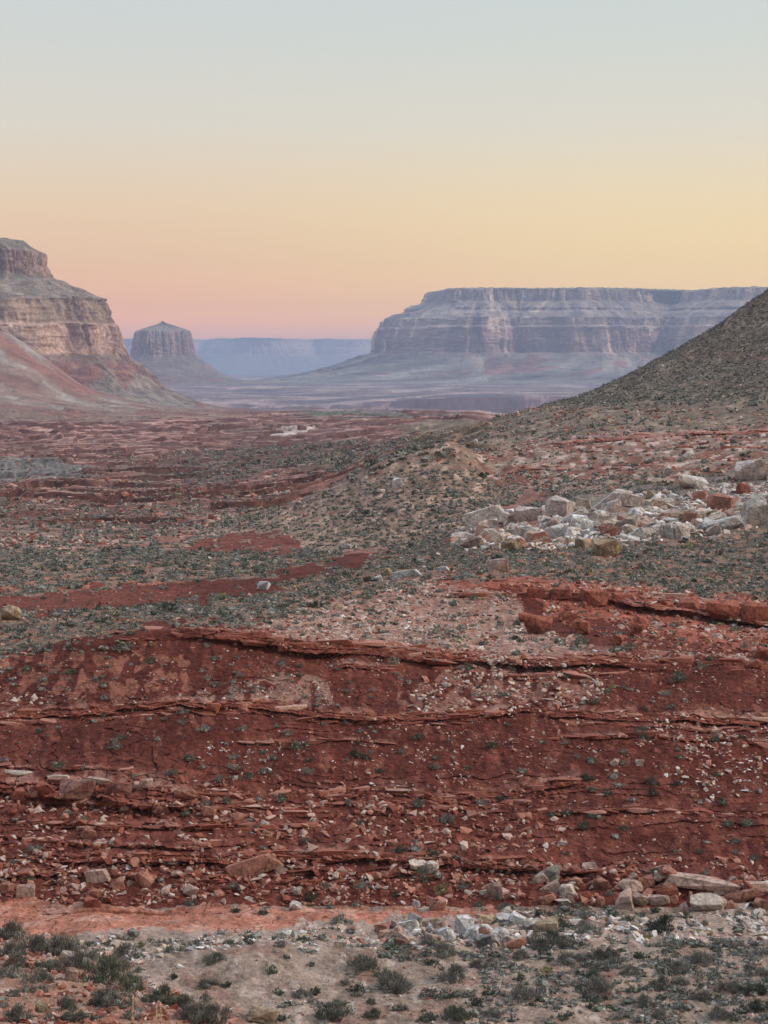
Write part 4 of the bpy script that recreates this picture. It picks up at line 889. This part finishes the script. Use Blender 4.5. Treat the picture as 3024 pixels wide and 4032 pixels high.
# ------------------------------------------------------------------ the shrubs one can point at: bearing, dip, width in picture columns, tint
G0, G1, G2, G3, G4 = (.225, .22, .19), (.145, .165, .125), (.28, .275, .24), (.30, .28, .14), (.085, .10, .075)   # grey sage, green, pale grey, yellow-green, dark
SL = """38 733 13 1;121 739 12 1;118 749 16 0;189 760 15 1;182 714 14 0;182 724 10 0;163 720 9 0;205 731 16 2;150 664 14 4;214 660 10 0;28 670 14 1;70 674 15 1;107 699 10 0;71 681 7 0;2 762 9 0;
138 779 10 0;170 775 16 0;86 769 12 2;61 768 12 1;220 782 16 0;204 768 12 2;240 677 10 0;201 672 7 2;243 730 13 2;234 759 11 0;234 769 13 2;12 792 13 0;207 805 14 0;228 804 10 1;67 816 14 0;188 815 12 1;214 686 14 0;
282 663 10 0;300 667 9 1;300 676 8 1;308 654 8 2;337 670 8 0;361 669 8 2;395 664 14 2;396 675 9 2;436 661 10 2;350 642 11 0;468 670 13 1;373 691 9 2;370 698 8 0;350 683 6 0;347 692 8 0;482 645 14 0;436 634 12 0;
478 689 8 4;499 697 14 0;286 735 13 0;297 749 15 1;306 745 9 1;277 727 10 0;346 724 12 0;360 732 8 0;358 744 7 4;357 757 14 4;366 759 12 4;347 761 8 1;419 738 16 1;402 753 9 1;492 747 15 4;436 769 14 0;435 759 9 1;
467 769 10 1;380 772 12 4;308 774 13 0;263 773 11 0;274 759 13 0;311 761 10 4;283 801 13 1;416 806 20 0;502 800 14 4;482 805 13 0;444 822 20 0;360 824 12 0;350 806 12 0;679 681 20 1;566 678 12 1;541 671 17 4;699 669 11 0;
745 649 14 0;594 704 12 1;608 692 9 1;644 709 8 4;669 708 10 1;638 733 16 1;643 739 12 1;624 753 10 0;622 764 10 0;566 744 9 0;577 758 9 0;701 747 7 4;740 738 11 4;718 776 12 4;677 785 14 4;653 785 16 4;652 794 12 4;
588 780 16 4;591 791 13 1;608 795 14 4;521 773 14 0;649 813 12 4;566 814 13 4;552 816 11 1;590 817 10 1;583 828 13 4;624 830 13 4;728 826 15 1;735 843 11 1;579 644 18 1;630 648 13 0;517 625 12 1;674 627 12 0;
369 581 18 4;314 607 17 4;491 579 10 4;474 600 12 1;352 616 10 1;401 613 9 1;90 863 13 2;190 862 12 1;233 887 12 0;191 905 13 1;235 912 12 4;101 902 9 0;311 901 15 4;396 896 13 4;358 906 12 0;398 876 18 4;361 888 18 0;
327 888 14 0;399 852 18 4;432 856 15 4;455 859 9 4;462 888 12 0;478 906 11 1;478 869 9 0;264 915 13 4;306 842 13 0;444 893 18 3;389 931 15 4;331 908 12 2;499 899 11 0;674 852 9 1;699 853 10 1;753 860 11 1;735 854 9 2;
564 855 9 0;652 873 11 1;704 874 10 0;597 876 12 4;538 915 17 4;579 907 13 0;605 907 8 1;611 895 12 0;546 940 32 1;660 932 32 4;627 922 18 1;649 939 12 3;687 919 15 4;704 925 12 0;740 916 15 0;660 946 12 0;698 933 10 3"""
WS = """366 968 34 0;384 979 27 1;452 980 29 0;396 990 36 0;430 996 19 0;448 998 19 1;357 991 19 4;346 985 14 0;272 973 15 1;312 967 9 4;338 1007 18 1;315 995 14 4;335 1016 36 1;372 1018 21 1;458 1020 30 1;424 1022 17 1;370 1004 10 4;
399 1011 17 1;488 995 12 4;496 1015 21 0;525 998 30 0;600 992 31 0;569 963 30 0;594 979 20 1;547 971 15 3;646 1006 26 0;575 986 13 0;533 1006 9 4;702 962 30 0;730 990 26 0;752 975 22 0;700 1000 24 0;630 975 22 0;760 1010 24 4;
720 1018 26 0;680 985 20 0;620 1018 16 0;560 1020 18 1;590 1008 12 4;660 1020 20 0;740 950 20 0;500 965 16 0;520 980 12 4;480 968 20 0;430 965 18 4;410 960 18 0;520 958 22 0;545 955 16 4;610 958 20 0;640 958 18 4;670 965 18 0;214 963 22 1;
139 972 11 1;173 979 11 4;228 987 13 4;205 1000 11 1;140 947 12 3;160 945 14 0;185 948 12 1;200 944 14 0;230 946 16 1;250 944 14 4;170 952 16 1;72 943 14 3;90 946 14 1;110 945 12 4;280 946 14 0;300 943 16 1;322 940 14 0"""
KN = """8 940 26 0;10 955 24 0;24 944 18 0;36 952 30 0;60 956 28 0;16 970 24 0;38 982 24 0;40 994 18 0;54 972 20 0;84 968 30 0;102 984 32 1;116 976 24 0;132 992 28 1;118 1008 28 0;92 1006 12 1;14 996 14 0;26 992 14 2;
17 1024 24 0;70 1024 22 0;86 1022 18 1;130 1020 18 0;160 1004 30 1;182 1008 22 1;198 1022 30 0;216 1022 26 0;3 978 18 0;74 950 16 0;104 1022 12 0;48 1020 12 0;4 1008 12 0"""
def parse(t): return [tuple(int(x) for x in q.split()) for q in t.replace('\n', '').split(';') if q.strip()]
TINT = [G0, G1, G2, G3, G4]
WORD = {0: 'grey-green', 1: 'green', 2: 'pale grey', 3: 'yellow-green', 4: 'dark green'}
bushes = []                                                  # (u, v, size px, tint, big, zone)
def bzone(u, v, near, wash):
    if near: return 'on the near rubble knoll'
    if wash:
        if v < 956: return 'beyond the wash floor'
        if v > 1000: return 'at the bottom edge of the wash'
        return 'on the pale wash floor'
    if v < 560: return 'on the bench below the mound'
    if v < 630: return 'on the bench above the crest'
    if v < 662: return 'beside the crest ledge'
    if v < 680: return 'just below the crest ledge'
    if v < 705: return 'on the pale gravel band'
    if v < 735: return 'just under the second ledge line'
    if v < 752: return 'high on the bare red slope'
    if v < 766: return 'halfway up the bare red slope'
    if v < 782: return 'low on the bare red slope'
    if v < 808: return 'level with the blocky ledge'
    if v < 835: return 'in rubble below the blocky ledge'
    if v < 862: return 'on the lowest pale ledge'
    if v < 885: return 'just below the lowest pale ledge'
    if v < 905: return 'in rubble above the slickrock'
    return 'at the foot of the red slope'
for t_, nr_, ws_ in ((SL, False, False), (WS, False, True), (KN, True, False)):
    for (u, v, s_, c_) in parse(t_):
        p, i, j = locate(u, min(v, 1022)); bushes.append(dict(p=p, u=u, v=v, px=s_, t=c_, near=nr_, zone=bzone(u, v, nr_, ws_)))
# the scattered ones: the largest in view join them, up to 300
ok, bu, bv = shown(bpos)
rb = np.random.default_rng(9)
bsz = bs[bi, bj] * np.exp(rb.normal(0, .28, len(bpos))) * np.where(bpos[:, 1] < 60, .9, 1)
bpx = bsz * 2 * F / bpos[:, 1]
hand = np.array([[b['u'], b['v'], b['px']] for b in bushes])
clash = np.zeros(len(bpos), bool)
for h in hand: clash |= (np.abs(bu - h[0]) < h[2] * .45) & (np.abs(bv - (h[1] - h[2] * .15)) < h[2] * .30)
for h in KEEP: clash |= (np.abs(bu - h[0]) < h[2]) & (bv > h[1] - h[2] * .6) & (bv < h[1] + h[2] * .5)
order = np.argsort(-np.where(ok & ~clash & (bv > 100), bpx, 0)); extra = order[:max(0, 300 - len(bushes))]
tint_id = rb.choice([0, 0, 0, 0, 1, 2, 4, 4, 3], len(bpos), p=[.2, .2, .15, .1, .12, .08, .07, .06, .02])
for k in extra:
    z = bzone(bu[k], bv[k], bpos[k, 1] < 60, 100 < bpos[k, 1] < 140)
    bushes.append(dict(p=bpos[k], u=float(bu[k]), v=float(bv[k]), px=float(bpx[k]), t=int(tint_id[k]), near=bpos[k, 1] < 60, zone=z))
rest = ~clash; rest[extra] = False

ORD = ['first', 'second', 'third', 'fourth', 'fifth', 'sixth', 'seventh', 'eighth', 'ninth', 'tenth', 'eleventh', 'twelfth']
def third(u): return 'left third' if u < 256 else ('middle third' if u < 512 else 'right third')
from collections import defaultdict
cells = defaultdict(list)
for b in bushes: cells[(b['zone'], third(b['u']), WORD[b['t']])].append(b)
for (z, th, w), L_ in cells.items():
    L_.sort(key=lambda b: b['u'])
    for q, b in enumerate(L_):
        sz_ = 'large' if b['px'] > 22 else ('mid-sized' if b['px'] > 12.5 else 'small')
        if len(L_) == 1: b['label'] = f"{sz_} {w} sagebrush {z}, {th}"
        elif q < 12: b['label'] = f"{sz_} {w} sagebrush {z}, {ORD[q]} from left, {th}"
        else: b['label'] = f"{sz_} {w} bush {z}, {ORD[min(11, len(L_) - 1 - q)]} from right, {th}"
for q, b in enumerate(bushes):
    m_ = b['p'][1] / F; R_ = b['px'] * m_ * (.64 if b['near'] else .55 if b['v'] > 942 else .52)
    big = b['px'] >= 20 and (b['near'] or b['v'] > 930)
    if big:
        o = bpy.data.objects.new('sagebrush', None); COL.objects.link(o); o.empty_display_size = .1
        f_ = bpy.data.objects.new('foliage', BUSH_HI[q % 7]); COL.objects.link(f_); f_.parent = o
        s_ = bpy.data.objects.new('stem', STEMS[q % 4]); COL.objects.link(s_); s_.parent = o
        if not f_.data.materials: f_.data.materials.append(M_LEAF)
        if not s_.data.materials: s_.data.materials.append(M_STEM)
        kids = [f_]; s_.color = (.16, .13, .11, 1)
    else:
        o = bpy.data.objects.new('sagebrush', BUSH_MID[q % 10]); COL.objects.link(o); kids = [o]
        if not o.data.materials: o.data.materials.append(M_LEAF)
    o.location = b['p'] - np.array([0, 0, .06 * R_]); o.rotation_euler = (0, 0, rb.uniform(0, 6.28)); k_s = R_ * rb.uniform(.92, 1.06)
    o.scale = (k_s * rb.uniform(.95, 1.15), k_s, k_s * rb.uniform(.85, 1.15) * (1.25 if b['near'] else 1.1))
    c_ = np.array(TINT[b['t']]) * rb.uniform(.8, 1.2)
    for x in kids: x.color = (*[float(y) for y in c_], 1)
    tag(o, b['label'], 'bush', 'sagebrush dotted over the slopes')

# dry flower stalks on the knoll
for k, (u, v, h_, lb) in enumerate([(132, 1023, 24, 'tallest dry cream stalk standing in the sage on the knoll'), (157, 1023, 15, 'short dry stalk, left of the close pair on the knoll'), (161, 1023, 17, 'short dry stalk, right of the close pair on the knoll'), (275, 1023, 17, 'pale dry stalk at the foot of the knoll, beside the straw rock')]):
    p, i, j = locate(u, min(v, 1022)); m_ = p[1] / F; bm = bmesh.new(); prev = None; H_ = h_ * m_ * 1.15; rk2 = np.random.default_rng(k)
    lean = rk2.uniform(-.08, .08)
    for q in range(7):
        z = H_ * q / 6; w_r = (.007 if q < 3 else .011 - .0009 * q) * (1 + .3 * rk2.uniform(-1, 1))
        ring = [bm.verts.new((lean * z + math.cos(a) * w_r, math.sin(a) * w_r, z)) for a in np.linspace(0, 2 * math.pi, 6, endpoint=False)]
        if prev:
            for i2 in range(6): bm.faces.new((prev[i2], prev[(i2 + 1) % 6], ring[(i2 + 1) % 6], ring[i2]))
        prev = ring
    bm.faces.new(prev)
    for q in range(10):                                        # withered seed pods up the stem
        z = H_ * (.45 + .055 * q); a = q * 2.4; c0 = Vector((lean * z, 0, z)); d0 = Vector((math.cos(a), math.sin(a), .8)).normalized() * .025
        t1, t2, t3 = bm.verts.new(c0 + Vector((0, 0, .02))), bm.verts.new(c0 + d0), bm.verts.new(c0 - Vector((0, 0, .015)) + d0 * .5); bm.faces.new((t1, t2, t3))
    V, Fc = to_arrays(bm); bm.free(); o = link('dry_stalk', mesh_from('dry_stalk', V, Fc), M_STEM); o.location = p; o.color = (.62, .52, .38, 1)
    tag(o, lb, 'dry stalk', 'dry stalks on the near knoll')

# ------------------------------------------------------------------ rubble: the largest loose rocks one by one, the rest as one mass
okr, ru, rv = shown(rpos); rr3 = np.random.default_rng(12)
rsz = rs_[ri, rj] * np.minimum(2.7, np.exp(rr3.normal(0, .50, len(rpos))) ) * 1.7
rcol = rock_cols(rr3, rw[ri, rj])
clash_r = np.zeros(len(rpos), bool)
for h in KEEP: clash_r |= (np.abs(ru - h[0]) < h[2] * .8) & (rv > h[1] - h[2] * .5) & (rv < h[1] + h[2] * .15)
rpx = rsz * F / rpos[:, 1]
ordr = np.argsort(-np.where(okr & ~clash_r, rpx, 0)); ex_r = ordr[:300 - len(B_)]
def rzone(u, v, y):
    if y < 60: return 'on the near knoll'
    if 100 < y < 141: return 'by the wash'
    if v < 470: return 'among the thin upper ledges' if u > 450 else 'in the far valley'
    if v < 560: return 'in the pale boulder field' if u > 440 else 'near the spotted mound'
    return bzone(u, v, False, False)
def cword(c):
    pal = {'rusty': RUST, 'salmon': SALMON, 'pinkish': ROSE, 'cream': CREAM, 'white': WHITE, 'ochre': OCHRE, 'grey': GREY}
    return min(pal, key=lambda w: float(np.sum((np.array(pal[w]) - c) ** 2)))
cells = defaultdict(list)
for k in ex_r: cells[(rzone(ru[k], rv[k], rpos[k, 1]), third(ru[k]), cword(rcol[k]))].append(k)
for (z, th, w), L_ in cells.items():
    L_.sort(key=lambda k: ru[k])
    for q, k in enumerate(L_):
        lab = f"loose {w} rock {z}, {th}" if len(L_) == 1 else (f"loose {w} rock {z}, {ORD[q]} from left, {th}" if q < 12 else f"loose {w} rock {z}, {ORD[min(11, len(L_) - 1 - q)]} from right, {th}")
        asp = rr3.uniform(.45, .85)
        boulder(rpos[k] - np.array([0, 0, .08 * rsz[k]]), rsz[k], rsz[k] * asp, ['block', 'slab', 'round', 'shard'][int(rr3.integers(0, 4))], rcol[k] * 1.0, rr3.uniform(-.4, .4), lab, 'loose rocks on the slopes', int(k))
rest_r = ~clash_r; rest_r[ex_r] = False
ix = np.where(rest_r)[0]; n_ = len(ix)
scl = rsz[ix][:, None] * np.stack([rr3.uniform(.8, 1.2, n_), rr3.uniform(.6, 1.0, n_), rr3.uniform(.55, 1.0, n_)], -1)
merged('rock_rubble', ROCK_LOW, rpos[ix] + np.array([0, 0, .02]), scl, rr3.uniform(0, 6.28, n_), rr3.uniform(-.5, .5, n_), rcol[ix], M_RUBBLE, 'small broken stones strewn over the slopes and wash')
ix = np.where(rest)[0]; n_ = len(ix)
tc_ = np.array(TINT)[tint_id[ix]] * rb.uniform(.75, 1.2, (n_, 1))
nearb = bpos[ix, 1] < 330
for nm, sel, var in (('scrub', nearb, BUSH_LOW), ('scrub', ~nearb, BUSH_FAR)):
    j_ = ix[sel]; m2 = len(j_); zs_ = bsz[j_][:, None] * np.stack([rb.uniform(.85, 1.2, m2), rb.uniform(.85, 1.2, m2), rb.uniform(.7, 1.15, m2)], -1)
    merged(nm, var, bpos[j_] - np.array([0, 0, .03]), zs_, rb.uniform(0, 6.28, m2), np.zeros(m2), tc_[sel], M_LEAFC, 'low grey-green scrub spread over the nearer benches' if var is BUSH_LOW else 'low scrub speckling the far hillside and valley')
print('individual boulders', n_boulder, 'bushes', len(bushes))

# ------------------------------------------------------------------ bedrock courses that stand out of the ledges
BOX = []
for k in range(10):
    bm = hull_mesh(1400 + k, 8, (1, 1, 1), .1)
    bmesh.ops.dissolve_limit(bm, angle_limit=.1, verts=bm.verts[:], edges=bm.edges[:])
    bmesh.ops.bevel(bm, geom=bm.edges[:], offset=.04, segments=1, affect='EDGES'); BOX.append(to_arrays(bm)); bm.free()
def courses(idx, L):
    curve, h, reach, ya, yb, bw, uf = L; r = np.random.default_rng(2000 + idx)
    cu = [c[0] for c in curve]; cv = [c[1] for c in curve]; ps, sc_, rz, tl, cl = [], [], [], [], []
    n_c = 3 if h >= 17 else (2 if h >= 8 else 1); Ym = (ya + yb) / 2
    for c in range(n_c):
        u = max(cu[0], uf[0] + 4, -60.0); hc = h / n_c * (.85 if n_c > 1 else .8)
        while u < min(cu[-1], uf[3] - 4, 830):
            m = Ym / F; w = min(r.gamma(3.0, bw / 3.0) * (.5 if c else .7) + .2, 7.0 * hc * m); du = w / m
            on = noise(np.array([u * .021 + c * .4]), np.array([idx * 3.7]), 77)[0] > (-.30 + .16 * c)
            env = min(1, (u - uf[0]) / 30.0, (uf[3] - u) / 30.0)
            if on and r.uniform() < .9:
                p, i, j = locate(u + du / 2, float(np.interp(u + du / 2, cu, cv)) + hc * (c + .1) + r.normal(0, h * .05)); m = p[1] / F
                hh = hc * m * r.uniform(.8, 1.5) * max(.35, env); dp = min(w, 1.6) * r.uniform(.55, .9) + .3
                ps.append(p + np.array([0, dp * (.30 + .06 * c) + .04, -.35 * hh])); sc_.append((w * 1.22, dp * 1.3, hh * 1.35)); rz.append(r.normal(0, .13)); tl.append(r.normal(0, .05))
                t = r.uniform(); b_ = np.array([(.25, .080, .052), (.31, .115, .078), (.38, .175, .13), (.45, .27, .21)][0 if t < .35 + .1 * c else 1 if t < .7 + .1 * c else 2 if t < .93 else 3]); cl.append(b_ * r.uniform(.8, 1.15))
            u += du * r.uniform(.85, 1.1)
    if not ps: return
    ps, sc_, rz, tl, cl = map(np.array, (ps, sc_, rz, tl, cl)); o = merged('rock_ledge', BOX, ps, sc_, rz, tl, cl, M_RUBBLE, 'broken red bedrock course jutting from the slope'); o['kind'] = 'structure'
for k, L in enumerate(LEDGES): courses(k, L)
